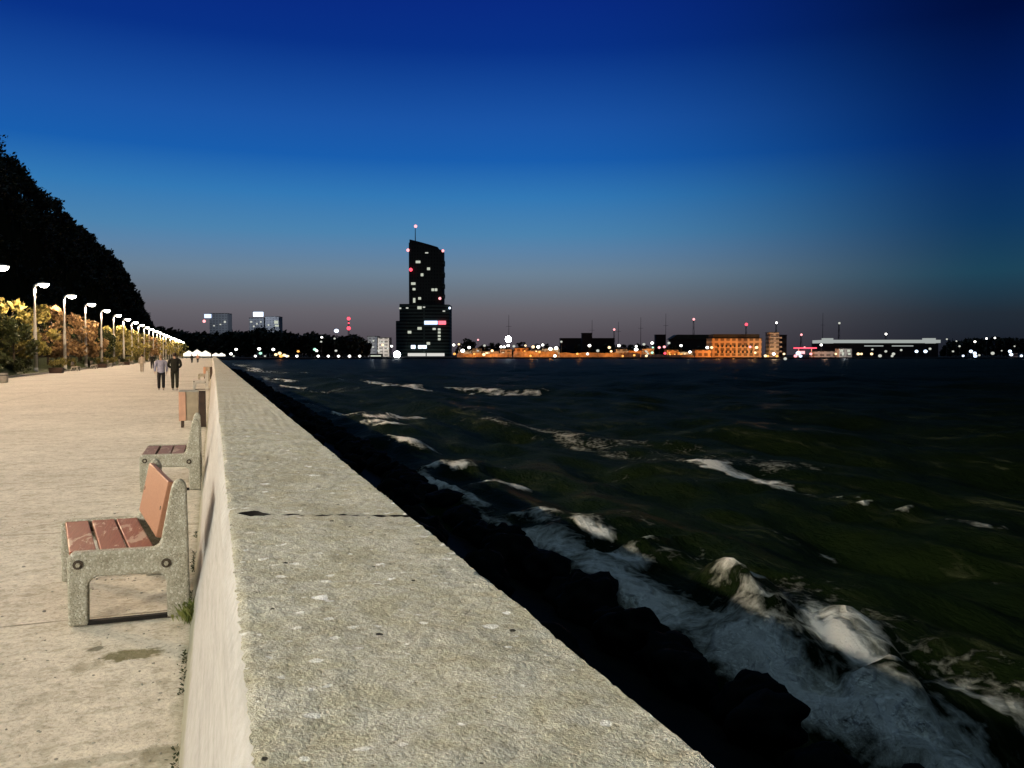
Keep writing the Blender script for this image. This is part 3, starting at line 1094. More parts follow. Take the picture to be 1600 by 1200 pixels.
# ------------------------------------------------------------------ far land
LZ = -0.3
edge = [(300, 445), (338, 450), (420, 500), (560, 575), (800, 600), (1200, 600), (1700, 600), (2600, 600)]


def flat(px, D, z):
    p = at(px, 554, D)
    return Vector((p.x, p.y, z))


fr = [flat(px, D, LZ) for px, D in edge]
bk = [flat(px, 5000, LZ) for px, D in edge]
lo = [Vector((p.x, p.y, -2.2)) for p in fr]
mb = MB()
n_ = len(fr)
mb.add(fr + bk + lo, [(i, i + 1, n_ + i + 1, n_ + i) for i in range(n_ - 1)] + [(2 * n_ + i, 2 * n_ + i + 1, i + 1, i) for i in range(n_ - 1)])
mb.add([(-600, 440, LZ), (fr[0].x + 2, 440, LZ), (fr[0].x + 2, 4500, LZ), (-600, 4500, LZ)], [(0, 1, 2, 3)])
tag(mb.obj('far_shore', M['land']), kind='structure')


def far_wood(name, spans, label, rng, leaf=1.7):
    mb = MB()
    for (px, ytop, D) in spans:
        p = flat(px, D, LZ)
        H = (554 - ytop) * D / F + CAMZ - LZ
        r = H * 0.34
        mb.tube([p, p + Vector((0, 0, H * 0.6))], [0.4, 0.15], 4)
        cs = []
        for k in range(8):
            a = rng.uniform(0, 6.28)
            q = rng.uniform(0, 0.6) * r
            cs.append(((p.x + q * math.cos(a), p.y + q * math.sin(a), p.z + H * rng.uniform(0.18, 0.85)), r * 0.6))
        leaf_clumps(mb, cs, 14, 1.0, leaf, rng)
    return tag(mb.obj(name, M['leaf_d']), label, 'woods', kind='stuff')


def prof(pts, x):
    for (a, ya), (b, yb) in zip(pts, pts[1:]):
        if a <= x <= b:
            return ya + (yb - ya) * (x - a) / (b - a)
    return pts[-1][1]


rng = random.Random(9)
pl = [(236, 505), (262, 511), (275, 514), (330, 518), (390, 513), (410, 508), (440, 516), (470, 517), (500, 519), (560, 523), (575, 534)]
sp = []
x = 238
while x < 575:
    sp.append((x, prof(pl, x) + rng.uniform(-1, 4), rng.uniform(590, 680) if x < 330 else rng.uniform(620, 720)))
    x += rng.uniform(1.3, 2.6)
far_wood('park_treeline', sp, 'dark line of distant trees between the wooded hill and the tall tower', rng)
pr = [(1470, 545), (1480, 531), (1500, 527), (1560, 525), (1600, 526), (1660, 527)]
sp = []
x = 1472
while x < 1665:
    sp.append((x, prof(pr, x) + rng.uniform(0, 5), rng.uniform(690, 780)))
    x += rng.uniform(2, 4)
far_wood('headland_treeline', sp, 'dark distant trees on the right beyond the long white-lit hall', rng)
sp = []
x = 715
while x < 1110:
    sp.append((x, rng.uniform(534, 546), rng.uniform(760, 860)))
    x += rng.uniform(3, 9)
sp += [(728, 529, 780), (731, 526, 800), (735, 530, 790)]
far_wood('harbour_treeline', sp, 'low dark trees behind the orange quay right of the tower', rng, 1.5)

# ------------------------------------------------------------------ buildings on the far shore
YAW = -TH     # facades square to the view


def building(name, x0, x1, ytop, D, mat, label, cat='building', depth=18, ybase=None, extra=None):
    cx = (x0 + x1) / 2
    p = flat(cx, D, LZ)
    w = (x1 - x0) * D / F
    H = (554 - ytop) * D / F + CAMZ - LZ
    root = thing(name, p, label, cat, None, YAW)
    if extra:
        extra(root, w, H, D)
    else:
        MB().box((0, depth / 2, H / 2), (w, depth, H)).obj('wall', mat, root)
        MB().box((0, depth / 2, H + 0.25), (w + 0.6, depth + 0.6, 0.5)).obj('roof', M['black_block'], root)
    return root, w, H, p


def loc_of(root_px, D, px, py):
    """local x,z on a facade whose root stands at root_px"""
    return (px - root_px) * D / F, (554 - py) * D / F + CAMZ - LZ


def windows(root, rpx, D, lst, mat='e_win', w=2.0, h=1.6, y=-0.06):
    for q in lst:
        x, z = loc_of(rpx, D, q[0], q[1])
        ww = q[2] if len(q) > 2 else w
        hh = q[3] if len(q) > 3 else h
        MB().box((x, y, z), (ww, 0.25, hh)).obj('window', M[q[4]] if len(q) > 4 else M[mat], root)


# the tall tower
TD, TX = 900, 664
tw = thing('twin_tower', flat(TX, TD, LZ), 'tall dark high-rise with slanted roof, scattered lit windows and red beacons', 'skyscraper', None, YAW)


def tl(px, py):
    return loc_of(TX, TD, px, py)


def oval_prism(mb, x0, x1, zb, ztl, ztr, depth, n=20, y0=0.0):
    cx, rx = (x0 + x1) / 2, (x1 - x0) / 2
    pts = []
    for i in range(n):
        a = math.pi + math.pi * i / (n - 1)
        pts.append((cx + rx * math.cos(a), y0 + 5 + 5 * math.sin(a)))
    pts += [(x1, y0 + depth), (x0, y0 + depth)]
    m = len(pts)
    bot = [(x, y, zb) for x, y in pts]
    top = [(x, y, ztl + (ztr - ztl) * (x - x0) / (x1 - x0)) for x, y in pts]
    mb.add(bot + top, [tuple(reversed(range(m))), tuple(range(m, 2 * m))] + [(i, (i + 1) % m, m + (i + 1) % m, m + i) for i in range(m)])


a0, a1 = tl(638.5, 0)[0], tl(691.5, 0)[0]
mb = MB()
oval_prism(mb, a0, a1, 0, tl(0, 379)[1], tl(0, 391)[1], 30)
mb.obj('shaft', M['tower'], tw)
mb = MB()
oval_prism(mb, tl(639.5, 0)[0], tl(684, 0)[0], tl(0, 391)[1] - 2, tl(0, 374)[1], tl(0, 386)[1], 24, y0=1.0)
mb.obj('roof_screen', M['black_block'], tw)
mb = MB()
oval_prism(mb, tl(625, 0)[0], tl(703, 0)[0], 0, tl(0, 475.5)[1], tl(0, 476.5)[1], 38, y0=-8)
mb.obj('lower_tower', M['tower_low'], tw)
mb = MB()
oval_prism(mb, tl(620, 0)[0], tl(640, 0)[0], 0, tl(0, 502)[1], tl(0, 502)[1], 38, y0=-11)
mb.obj('side_wing', M['tower_low'], tw)
for i, py in enumerate((410, 428, 446, 462)):
    x, z = tl(692.5, py)
    MB().box((x, 12, z), (1.6, 16, 5.5 - i * 0.4)).obj('balcony', M['tower_low'], tw)
x, z = tl(648, 352)
an = MB().tube([(x, 10, tl(0, 376)[1] - 2), (x, 10, z - 0.4)], [0.55, 0.3], 8).obj('antenna', M['dark_metal'], tw)


def beacon(px, py, mat, r, yy, parent):
    x, z = tl(px, py)
    return MB().ball((x, yy, z), r, 10, 6).obj('beacon', M[mat], parent)


beacon(648.5, 352.5, 'e_pink', 1.7, 10, an)
for (px, py, m, r, yy) in ((637.5, 391, 'e_pink', 1.7, 4), (692, 392, 'e_pink', 1.5, 4), (642.5, 422, 'e_red', 1.9, -0.5), (687.5, 466.5, 'e_pink', 1.5, 0.5),
                           (703.5, 482, 'e_blue', 1.2, -6)):
    beacon(px, py, m, r, yy, tw)
sc_ = 4.614
ox, oy = 560, 320
wl = [(495, 350, 3.2, 1.2, 'e_dim'), (433, 415, 5.0, 2.6), (508, 464, 3.2, 2.8), (461, 507, 2.8, 3.0), (398, 570, 4.6, 2.6), (403, 610, 3.0, 2.4),
      (538, 614, 2.8, 2.8), (561, 614, 2.8, 2.8), (443, 676, 3.0, 2.6), (404, 690, 2.4, 5.0)]
windows(tw, TX, TD, [(ox + a / sc_, oy + b / sc_, *rest) for a, b, *rest in wl], y=-0.15)
wl = [(448, 746, 4.4, 3.0), (346, 895, 3.2, 2.2), (448, 893, 4.4, 2.8), (376, 920, 3.8, 2.8), (345, 943, 4.6, 3.2), (510, 1000, 3.6, 2.8),
      (588, 900, 2.8, 2.2), (588, 922, 2.8, 2.2), (588, 947, 2.8, 2.2), (588, 970, 2.8, 2.2), (552, 897, 3.2, 2.0, 'e_dim'), (310, 750, 2.2, 1.6, 'e_dim'),
      (360, 748, 2.6, 1.2, 'e_dim'), (480, 742, 2.4, 1.2, 'e_dim'), (622, 770, 2.6, 1.2, 'e_dim'), (345, 1025, 4.6, 3.6, 'e_blue'), (402, 1025, 4.6, 3.6, 'e_blue'), (450, 1025, 3.8, 3.4, 'e_blue'), (482, 1025, 4.6, 3.4, 'e_blue')]
windows(tw, TX, TD, [(ox + a / sc_, oy + b / sc_, *rest) for a, b, *rest in wl], y=-8.3)
M['e_sign_b'] = emit('blue_white_sign_glow', (0.55, 0.68, 1.0), 1.9)
M['e_sign_r'] = emit('red_sign_glow', (1.0, 0.16, 0.22), 1.7)
for (p0, p1, m) in ((664.5, 685, 'e_sign_b'), (686, 698, 'e_sign_r')):
    xa, z = tl(p0, 504.8)
    xb, _ = tl(p1, 504.8)
    MB().box(((xa + xb) / 2, -8.9, z), (xb - xa, 0.6, 4.0)).obj('lit_sign', M[m], tw, bevel=0.3)
for p0, p1, py in ((640, 667, 558), (669, 696, 556)):
    xa, z = tl(p0, py)
    xb, _ = tl(p1, py)
    MB().box(((xa + xb) / 2, -14, 1.9), (xb - xa, 3, 3.2)).obj('glowing_ground_strip', M['e_pave'], tw)  # glowing box stands in for the pale ground strip

# tower-left pale blocks
for (x0, x1, yt, D, mat, lab) in (
        (561, 572, 532, 800, 'grey_block', 'dim grey apartment block, leftmost of three pale blocks beside the tower'),
        (574, 589, 526, 810, 'grey_block', 'tallest grey apartment block of the three pale blocks beside the tower'),
        (590.5, 608, 528, 800, 'pale_block', 'cream apartment block nearest the foot of the tall tower')):
    b, w, H, p = building('apartment_block', x0, x1, yt, D, M[mat], lab)
    windows(b, (x0 + x1) / 2, D, [(random.uniform(x0 + 2, x1 - 2), random.uniform(yt + 6, 545), 1.6, 1.4, 'e_dim') for _ in range(4)])
b, w, H, p = building('office_tower', 328, 356, 490, 1100, M['grey_block'], 'grey office tower over the trees with a small blue-white rooftop sign', 'office block')
x, z = loc_of(342, 1100, 323.5, 494)
MB().box((x + 2, -1, z), (9, 0.6, 5.0)).obj('lit_sign', M['e_sign_b'], b)
MB().ball((loc_of(342, 1100, 318.5, 502)[0] + 1, 0, loc_of(342, 1100, 318, 502)[1]), 2.0).obj('beacon', M['e_pink'], b)
windows(b, 342, 1100, [(352, 503, 2.5, 2.5, 'e_dim'), (345, 507, 2, 1.5, 'e_dim'), (335, 509, 2, 1.5, 'e_dim')])
b, w, H, p = building('office_tower', 390, 413, 497, 1100, M['grey_block'], 'pale office tower over the trees crowned by a bright blue-white sign', 'office block')
x, z = loc_of(401.5, 1100, 404.5, 492.5)
MB().box((x, -1, z + 1), (13, 0.6, 6.0)).obj('lit_sign', M['e_blue'], b)
windows(b, 401.5, 1100, [(393, 503, 3, 2, 'e_dim'), (402, 506, 2, 2, 'e_dim'), (408, 503, 2, 2, 'e_dim'), (397, 510, 2, 2, 'e_dim')])
b, w, H, p = building('office_tower', 415, 436, 495, 1090, M['grey_block'], 'squat grey tower right of the brightly signed office tower', 'office block')
windows(b, 425.5, 1090, [(432, 503.5, 5, 4, 'e_win'), (433, 509, 5, 2.2, 'e_win'), (420, 508, 2, 2, 'e_dim')])


def mast(px, ytop, D, label, lamps, r=0.5):
    p = flat(px, D, LZ)
    H = (554 - ytop) * D / F + CAMZ - LZ
    root = thing('radio_mast', p, label, 'mast')
    mb = MB()
    k = 1.4
    for sx_, sy_ in ((-k, -k), (k, -k), (0, k)):
        mb.tube([(sx_, sy_, 0), (sx_ * 0.25, sy_ * 0.25, H)], r * 0.4, 5)
    nn = max(3, int(H / 6))
    for i in range(nn):
        z = H * i / nn
        kk = k * (1 - 0.75 * i / nn)
        mb.tube([(-kk, -kk, z), (kk, -kk, z + H / nn), (0, kk, z), (-kk, -kk, z + H / nn)], 0.14, 4)
    mb.obj('lattice', M['dark_metal'], root)
    for (py, m, rr) in lamps:
        MB().ball((0, -0.8, (554 - py) * D / F + CAMZ - LZ), rr).obj('beacon', M[m], root)
    return root


mast(545, 494, 950, 'lattice mast glowing with three red lights left of the tower', [(498, 'e_red', 2.0), (513, 'e_red', 2.2), (505, 'e_red', 0.9)])
mast(1083, 497, 900, 'thin dark mast with a white top light above the green-roofed hall', [(499, 'e_pink', 1.3)])
mast(1165, 505, 900, 'thin mast with one red light above the orange brick hall', [(507, 'e_red', 1.6)])
mast(1212, 503, 900, 'mast with a white top light above the balconied block', [(504.5, 'e_white', 1.1)])
mast(1310, 503, 900, 'faint mast with a small light left over the long white-lit hall', [(505, 'e_dim', 1.2)])
mast(1251, 521, 900, 'short mast with a pinkish light over the red canopy', [(523, 'e_pink', 1.2)])
mast(1383, 520, 900, 'short mast with a white light over the middle of the long hall', [(522, 'e_white', 1.1)])
mast(959, 513, 900, 'mast with a small pink light over the dark harbour block', [(515, 'e_pink', 1.2)])
for px, yt, lab in ((795, 492, 'bare dark ship mast left of the brightest floodlight'), (925, 500, 'bare dark ship mast above the dark block tower'),
                    (966, 503, 'bare dark ship mast just right of the pink mast light'), (1001, 496, 'slim bare ship mast between dark harbour block and green roof'),
                    (1040, 490, 'tallest bare ship mast near the green-roofed hall'), (1285, 489, 'bare dark ship mast at the left end of the long hall')):
    p = flat(px, 880, LZ)
    H = (554 - yt) * 880 / F + 2
    rt = thing('ship_mast', p, lab, 'mast')
    MB().tube([(0, 0, 0), (0, 0, H)], [0.4, 0.16], 6).obj('pole', M['dark_metal'], rt)
    MB().tube([(-3, 0, H * 0.72), (3, 0, H * 0.72)], 0.12, 5).obj('spreader', M['dark_metal'], rt)

building('harbour_block', 876, 960, 529, 820, M['black_block'], 'long unlit dark block behind the orange quay wall', 'building')
building('stair_tower', 909.5, 925, 521, 800, M['black_block'], 'narrow dark tower rising before the long unlit block', 'building', 10)
building('silo', 1025, 1040, 523.5, 820, M['black_block'], 'dark upright silo left of the green-roofed hall', 'silo', 10)
b, w, H, p = building('green_roofed_hall', 1050, 1142, 531, 800, M['black_block'], 'dark hall with a low green roof left of the orange brick hall', 'hall')
prism([(-w / 2 - 2, H + 0.6), (w / 2 + 2, H + 0.6), (w / 2 - 4, H + 5), (-w / 2 + 5, H + 5)], -0.6, 20).obj('pitched_roof', M['green_roof'], b)
# orange brick hall
b, w, H, p = building('brick_hall', 1112, 1190, 529, 660, M['brick'], 'large brick hall lit orange by sodium lamps with rows of dark windows', 'hall')
for r_ in range(2):
    for k in range(10):
        x = -w / 2 + 5 + k * (w - 10) / 9
        z = 4.2 + r_ * 4.6
        f = MB().box((x, -0.08, z), (1.5, 0.3, 2.2)).obj('window', M['black_block'], b)
        MB().box((x, -0.2, z - 1.25), (1.9, 0.4, 0.25)).obj('sill', M['kerb'], f)
MB().box((0, 9, H + 2.0), (w - 3, 16, 3.0)).obj('attic', M['black_block'], b)
b, w, H, p = building('brick_wing', 1086, 1111, 547, 650, M['brick'], 'low orange-lit wing left of the brick hall', 'building', 10)
# balconied block
b, w, H, p = building('balcony_block', 1203, 1217, 520, 660, M['pale_block'], 'tall pale block with four lit balcony bands right of brick hall', 'building', 12)
for k in range(4):
    MB().box((0.6, -0.7, 4.5 + k * 3.6), (w + 2.6, 1.5, 1.3)).obj('balcony', M['pale_block'], b)
building('rear_block', 1217, 1229, 524, 680, M['black_block'], 'dark block pressed against the balconied pale block', 'building', 14)
# red canopy
cx = 1260
p = flat(cx, 640, LZ)
rt = thing('filling_station_canopy', p, 'flat canopy edged with glowing red light on the quay', 'canopy', None, YAW)
MB().box((0, 3, 7.0), (15.5, 7, 0.9)).obj('canopy_roof', M['e_red'], rt)
for sx_ in (-5, 5):
    MB().tube([(sx_, 3, 0), (sx_, 3, 6.6)], 0.3, 8).obj('post', M['housing'], rt)
MB().box((-3, 3, 3.6), (5, 2, 2.2)).obj('kiosk', M['e_pink'], rt)
building('low_house', 1272, 1307, 549, 650, M['pale_block'], 'low pinkish house right of the red canopy', 'house', 10)
b, w, H, p = building('white_cabin', 1311, 1331, 545, 640, M['pale_block'], 'white two-storey cabin before the left end of the long hall', 'building', 8)
windows(b, 1321, 640, [(1315, 548, 2.4, 1.6), (1326, 548, 2.4, 1.6), (1317, 553, 1.4, 2.4), (1327, 553, 2, 1.6)])
# long hall
b, w, H, p = building('terminal_hall', 1288, 1466, 537, 700, M['black_block'], 'very long dark terminal hall under a white-lit roof fascia', 'hall', 30)
MB().box((0, 12, H + 1.9), (w + 1.5, 28, 2.6)).obj('roof_fascia', M['e_strip'], b)
for px, ww in ((1294, 8), (1453, 9)):
    x, z = loc_of(1377, 700, px, 532.5)
    MB().box((x, 2, z), (ww, 5, 4.4)).obj('end_bay', M['e_strip'], b)
windows(b, 1377, 700, [(1365, 540.5, 16, 0.8, 'e_strip'), (1410, 540.5, 18, 0.8, 'e_strip')])
building('far_shed', 1590, 1640, 552, 620, M['pale_block'], 'pale low shed at the right edge of the shore', 'shed', 10)
# quay walls that catch the sodium light
for (x0, x1, yt, lab) in ((714, 800, 552.5, 'low quay wall lit orange just right of the tower foot'), (802, 872, 549.5, 'taller orange-lit quay wall below the paired lamps'),
                          (874, 1000, 551.5, 'orange-lit quay wall in front of the dark block'), (1002, 1084, 554.5, 'dim low quay wall before the green-roofed hall')):
    cx = (x0 + x1) / 2
    p = flat(cx, 640, LZ)
    H = (554 - yt) * 640 / F + CAMZ - LZ
    rt = thing('quay_wall', p, lab, 'wall', None, YAW)
    w = (x1 - x0) * 640 / F
    mb = MB()
    prism([(-w / 2, 0), (w / 2, 0)] + [(w / 2 - i * w / 12, H + (i % 3) * 0.25 - (0.6 if i % 5 == 0 else 0)) for i in range(13)], 0, 2, mb)
    mb.obj('masonry', M['stone_q'], rt)
    for i in range(int(w / 9)):
        MB().box((-w / 2 + 4 + i * 9, -0.3, H * 0.42), (0.7, 0.6, H * 0.84)).obj('buttress', M['stone_q'], rt)

def spot_l(name, loc, energy, col, size=0.2, typ='POINT'):
    ld = bpy.data.lights.new(name, typ)
    ld.energy = energy
    ld.color = col
    ld.shadow_soft_size = size
    lo = bpy.data.objects.new(name, ld)
    COL.objects.link(lo)
    lo.location = loc
    return lo


SOD = (1.0, 0.33, 0.05)

# warehouses crowding the quay under the sodium lamps
WH = [(716, 736, 548, 690, 'pale_block'), (738, 752, 545, 720, 'brick'), (754, 779, 549, 700, 'brick'), (781, 800, 546, 730, 'pale_block'), (803, 826, 544, 740, 'brick'), (828, 846, 547, 710, 'brick'),
      (848, 874, 545, 700, 'pale_block'), (962, 980, 546, 720, 'brick'), (982, 1003, 548, 700, 'brick'), (1004, 1022, 545, 730, 'pale_block'), (1042, 1060, 547, 700, 'brick'), (1062, 1083, 550, 690, 'pale_block')]
rw_ = random.Random(31)
for i, (x0, x1, yt, D, mt) in enumerate(WH):
    b, w, H, p = building('warehouse', x0, x1, yt, D, M[mt], 'low %s warehouse behind the orange quay wall, %s of twelve from the tower' % ('pale' if mt == 'pale_block' else 'brick', ORD[i]), 'warehouse', 12)
    b['group'] = 'warehouses behind the quay'
    for k in range(rw_.randint(1, 3)):
        px_, py_ = rw_.uniform(x0 + 2, x1 - 2), rw_.uniform(yt + 2, 555)
        x, z = loc_of((x0 + x1) / 2, D, px_, py_)
        MB().box((x, -0.06, max(1.2, z)), (rw_.uniform(1.2, 2.4), 0.25, rw_.uniform(0.9, 1.6))).obj('window', M[rw_.choice(['e_warm', 'e_win', 'e_orange', 'e_dim'])], b)
    spot_l('shore_light', flat((x0 + x1) / 2 + rw_.uniform(-4, 4), D - 8, LZ + rw_.uniform(3.5, 6)), rw_.uniform(2500, 6500), SOD if rw_.random() < 0.75 else (1, 0.7, 0.4), 0.4)

# ------------------------------------------------------------------ lamps on the far shore
SHORE = [  # px, py, colour, radius, cluster
    (369, 546, 'white', 1.3, 'park'), (361, 553, 'white', 1.3, 'park'), (365, 558, 'dim', 1.0, 'park'), (405, 545, 'white', 1.5, 'park'), (407, 552, 'green', 1.5, 'park'),
    (427, 546, 'white', 1.4, 'park'), (431, 554, 'warm', 1.5, 'cafe'), (437, 552, 'warm', 1.7, 'cafe'), (444, 555, 'warm', 1.6, 'cafe'), (439, 558, 'orange', 1.7, 'cafe'),
    (450, 557, 'warm', 1.1, 'cafe'), (466, 549, 'orange', 1.3, 'cafe'), (399, 559, 'white', 1.1, 'park'), (414, 559, 'dim', 1.0, 'park'), (448, 560, 'white', 1.1, 'pier'), (464, 560, 'white', 1.2, 'pier'),
    (492, 546, 'green', 1.6, 'park'), (495, 548, 'white', 1.1, 'park'), (503, 527, 'white', 1.0, 'park'), (502, 534, 'dim', 1.0, 'park'), (525, 548, 'dim', 1.3, 'park'), (526, 517, 'blue', 2.6, 'skyline'), (523, 529, 'dim', 1.0, 'park'),
    (497, 560.5, 'white', 1.2, 'pier'), (513, 560.5, 'white', 1.2, 'pier'), (529, 560.5, 'white', 1.2, 'pier'), (546, 560.5, 'white', 1.3, 'pier'), (562, 560.5, 'white', 1.2, 'pier'),
    (598, 539, 'warm', 1.3, 'towerfoot'), (612, 541, 'white', 1.2, 'towerfoot'), (592, 548, 'dim', 1.5, 'towerfoot'),
    (709, 539, 'white', 1.4, 'quay'), (717, 538, 'warm', 1.2, 'quay'), (723, 548, 'white', 2.0, 'quay'), (733, 543, 'white', 1.6, 'quay'), (710, 553, 'orange', 1.4, 'quay'), (747, 531, 'pink', 1.1, 'quay'),
    (741, 553, 'orange', 1.1, 'quay'), (756, 554, 'warm', 1.7, 'quay'), (769, 548, 'warm', 1.5, 'quay'), (757, 540, 'dim', 1.5, 'quay'), (783, 542, 'white', 1.4, 'quay'), (788, 542, 'white', 1.3, 'quay'),
    (794, 540, 'white', 1.6, 'quay'), (803, 541, 'dim', 1.6, 'quay'), (821, 540, 'warm', 1.2, 'quay'), (833, 542, 'warm', 1.8, 'quay'), (841, 542, 'white', 1.8, 'quay'), (848, 539, 'white', 1.4, 'quay'), (829, 556, 'orange', 1.3, 'quay'),
    (843, 550, 'orange', 1.3, 'quay'), (860, 545, 'white', 2.0, 'quay'), (869, 544, 'white', 2.0, 'quay'), (867, 556, 'white', 1.5, 'quay'), (877, 534, 'dim', 1.3, 'quay'),
    (902, 553, 'orange', 1.3, 'harbour'), (921, 540, 'white', 1.7, 'harbour'), (918, 553, 'white', 1.3, 'harbour'), (934, 548, 'dim', 1.7, 'harbour'), (952, 543, 'warm', 1.7, 'harbour'), (955, 549, 'warm', 1.3, 'harbour'),
    (967, 540, 'white', 1.6, 'harbour'), (994, 541, 'white', 1.2, 'harbour'), (994, 546, 'white', 2.1, 'harbour'), (1006, 538, 'dim', 1.6, 'harbour'), (1019, 536, 'white', 1.6, 'harbour'), (1019, 551, 'green', 1.5, 'harbour'),
    (1020, 543, 'green', 1.2, 'harbour'), (1030, 543, 'pink', 1.6, 'harbour'), (1038, 542, 'pink', 1.6, 'harbour'), (1039, 552, 'red', 1.4, 'harbour'), (1010, 556, 'warm', 1.4, 'harbour'), (1045, 536, 'dim', 1.6, 'harbour'),
    (1064, 540, 'white', 1.5, 'harbour'), (1078, 550, 'white', 1.4, 'harbour'), (991, 555, 'orange', 1.3, 'harbour'), (973, 557, 'orange', 1.2, 'harbour'),
    (1105, 543, 'white', 1.6, 'brick'), (1112, 543, 'warm', 1.6, 'brick'), (1172, 542, 'pink', 1.5, 'brick'), (1182, 543, 'warm', 1.8, 'brick'), (1180, 551, 'warm', 1.3, 'brick'), (1196, 556, 'warm', 1.6, 'brick'), (1209, 553, 'white', 1.6, 'brick'),
    (1225, 553, 'warm', 1.3, 'brick'), (1214, 557, 'orange', 1.4, 'brick'), (1200, 558, 'orange', 1.3, 'brick'), (1247, 552, 'blue', 2.3, 'canopy'), (1243, 557, 'pink', 1.8, 'canopy'), (1251, 558, 'blue', 1.6, 'canopy'), (1257, 543, 'pink', 1.2, 'canopy'), (1267, 553, 'pink', 1.5, 'canopy'),
    (1283, 539, 'white', 1.4, 'hall'), (1306, 553, 'warm', 1.2, 'hall'), (1341, 553, 'warm', 1.6, 'hall'), (1346, 553, 'warm', 1.3, 'hall'), (1362, 553, 'warm', 1.5, 'hall'), (1363, 546, 'dim', 1.2, 'hall'), (1375, 556, 'dim', 1.9, 'hall'), (1384, 549, 'dim', 1.4, 'hall'),
    (1396, 553, 'dim', 1.7, 'hall'), (1394, 558, 'dim', 1.4, 'hall'), (1408, 547, 'dim', 1.3, 'hall'), (1432, 549, 'blue', 1.7, 'hall'), (1446, 549, 'blue', 1.9, 'hall'), (1453, 545, 'dim', 1.5, 'hall'), (1227, 567, 'dim', 1.2, 'water'),
    (1479, 530, 'dim', 1.0, 'head'), (1494, 533, 'dim', 0.9, 'head'), (1499, 541, 'dim', 1.2, 'head'), (1489, 549, 'dim', 1.1, 'head'), (1505, 556, 'blue', 1.2, 'head'), (1517, 549, 'blue', 1.8, 'head'), (1523, 552, 'blue', 1.8, 'head'), (1524, 557, 'blue', 1.8, 'head'),
    (1530, 555, 'dim', 1.2, 'head'), (1523, 534, 'white', 1.2, 'head'), (1541, 529, 'white', 1.1, 'head'), (1554, 528, 'white', 1.0, 'head'), (1551, 552, 'dim', 1.9, 'head'), (1565, 548, 'dim', 0.8, 'head'), (1578, 549, 'blue', 1.8, 'head'), (1580, 554, 'blue', 1.8, 'head'), (1585, 541, 'dim', 0.9, 'head'), (1596, 556, 'blue', 1.4, 'head'),
]
WHERE = dict(park='among the dark park trees', cafe='around the cafe between the park trees', pier='along the low pier left of the tower', skyline='above the treetops left of the red mast',
             towerfoot='before the pale blocks beside the tower', quay='on the quay between tower and dark block', harbour='before the dark block and green-roofed hall',
             brick='by the orange brick hall', canopy='around the red canopy', hall='in front of the long hall', head='on the dark headland far right', water='floating low on the water before the red canopy')
CN = dict(white='white', warm='warm yellow', orange='orange', blue='bluish white', red='red', pink='pinkish', green='greenish white', dim='dim pale')
cnt = {}
tot = {}
for q in SHORE:
    tot[(q[4], q[2])] = tot.get((q[4], q[2]), 0) + 1
SHORE.sort(key=lambda q: q[0])
for (px, py, colr, rad, cl) in SHORE:
    D = 610 if py > 547 else 645
    if cl in ('park', 'cafe'):
        D = 575
    if cl == 'pier':
        D = 578
    if cl == 'skyline':
        D = 700
    z = CAMZ + (554 - py) * D / F
    base = LZ
    if cl == 'water':
        D = 420
        z = CAMZ + (554 - py) * D / F
        base = WATER_Z
    if z < base + 0.9:
        z = base + 0.9
    k = cnt.get((cl, colr), 0)
    cnt[(cl, colr)] = k + 1
    if tot[(cl, colr)] == 1:
        lab = 'the only %s lamp %s' % (CN[colr], WHERE[cl])
    else:
        lab = '%s lamp %s, %s such from left' % (CN[colr], WHERE[cl], ORD[k])
    p = flat(px, D, base)
    rt = thing('shore_lamp', p, lab, 'lamp', 'lamps along the far shore')
    rad *= 0.74
    MB().tube([(0, 0, 0), (0, 0, max(0.3, z - base - rad * 0.7))], [0.14, 0.09], 6).obj('pole', M['dark_metal'], rt)
    MB().ball((0, 0, z - base), (rad, rad * 0.8, rad * 0.8), 10, 7).obj('lamp_head', M['e_' + colr], rt)
for (px, py, r, D, lab) in ((794, 530, 2.4, 640, 'dazzling white floodlight on a tall pole above the orange quay'),
                            (620, 554, 2.4, 590, 'dazzling white floodlight at the water edge left of the tower')):
    p = flat(px, D, LZ)
    z = CAMZ + (554 - py) * D / F - LZ
    rt = thing('floodlight', p, lab, 'floodlight')
    MB().tube([(0, 0, 0), (0, 0, z)], [0.25, 0.15], 8).obj('pole', M['dark_metal'], rt)
    MB().ball((0, -0.6, z), r, 12, 8).obj('lamp_head', M['e_flare'], rt)
# long light bar of the pier restaurant and moored boats
p = flat(587, 600, LZ)
rt = thing('pier_cabin', p, 'low cabin with one long lit window at the shore left of the floodlight', 'cabin', None, YAW)
MB().box((0, 3, 1.3), (9, 5, 2.6)).obj('wall', M['black_block'], rt)
MB().box((0, 0.44, 1.0), (7.5, 0.2, 0.9)).obj('window', M['e_win'], rt)


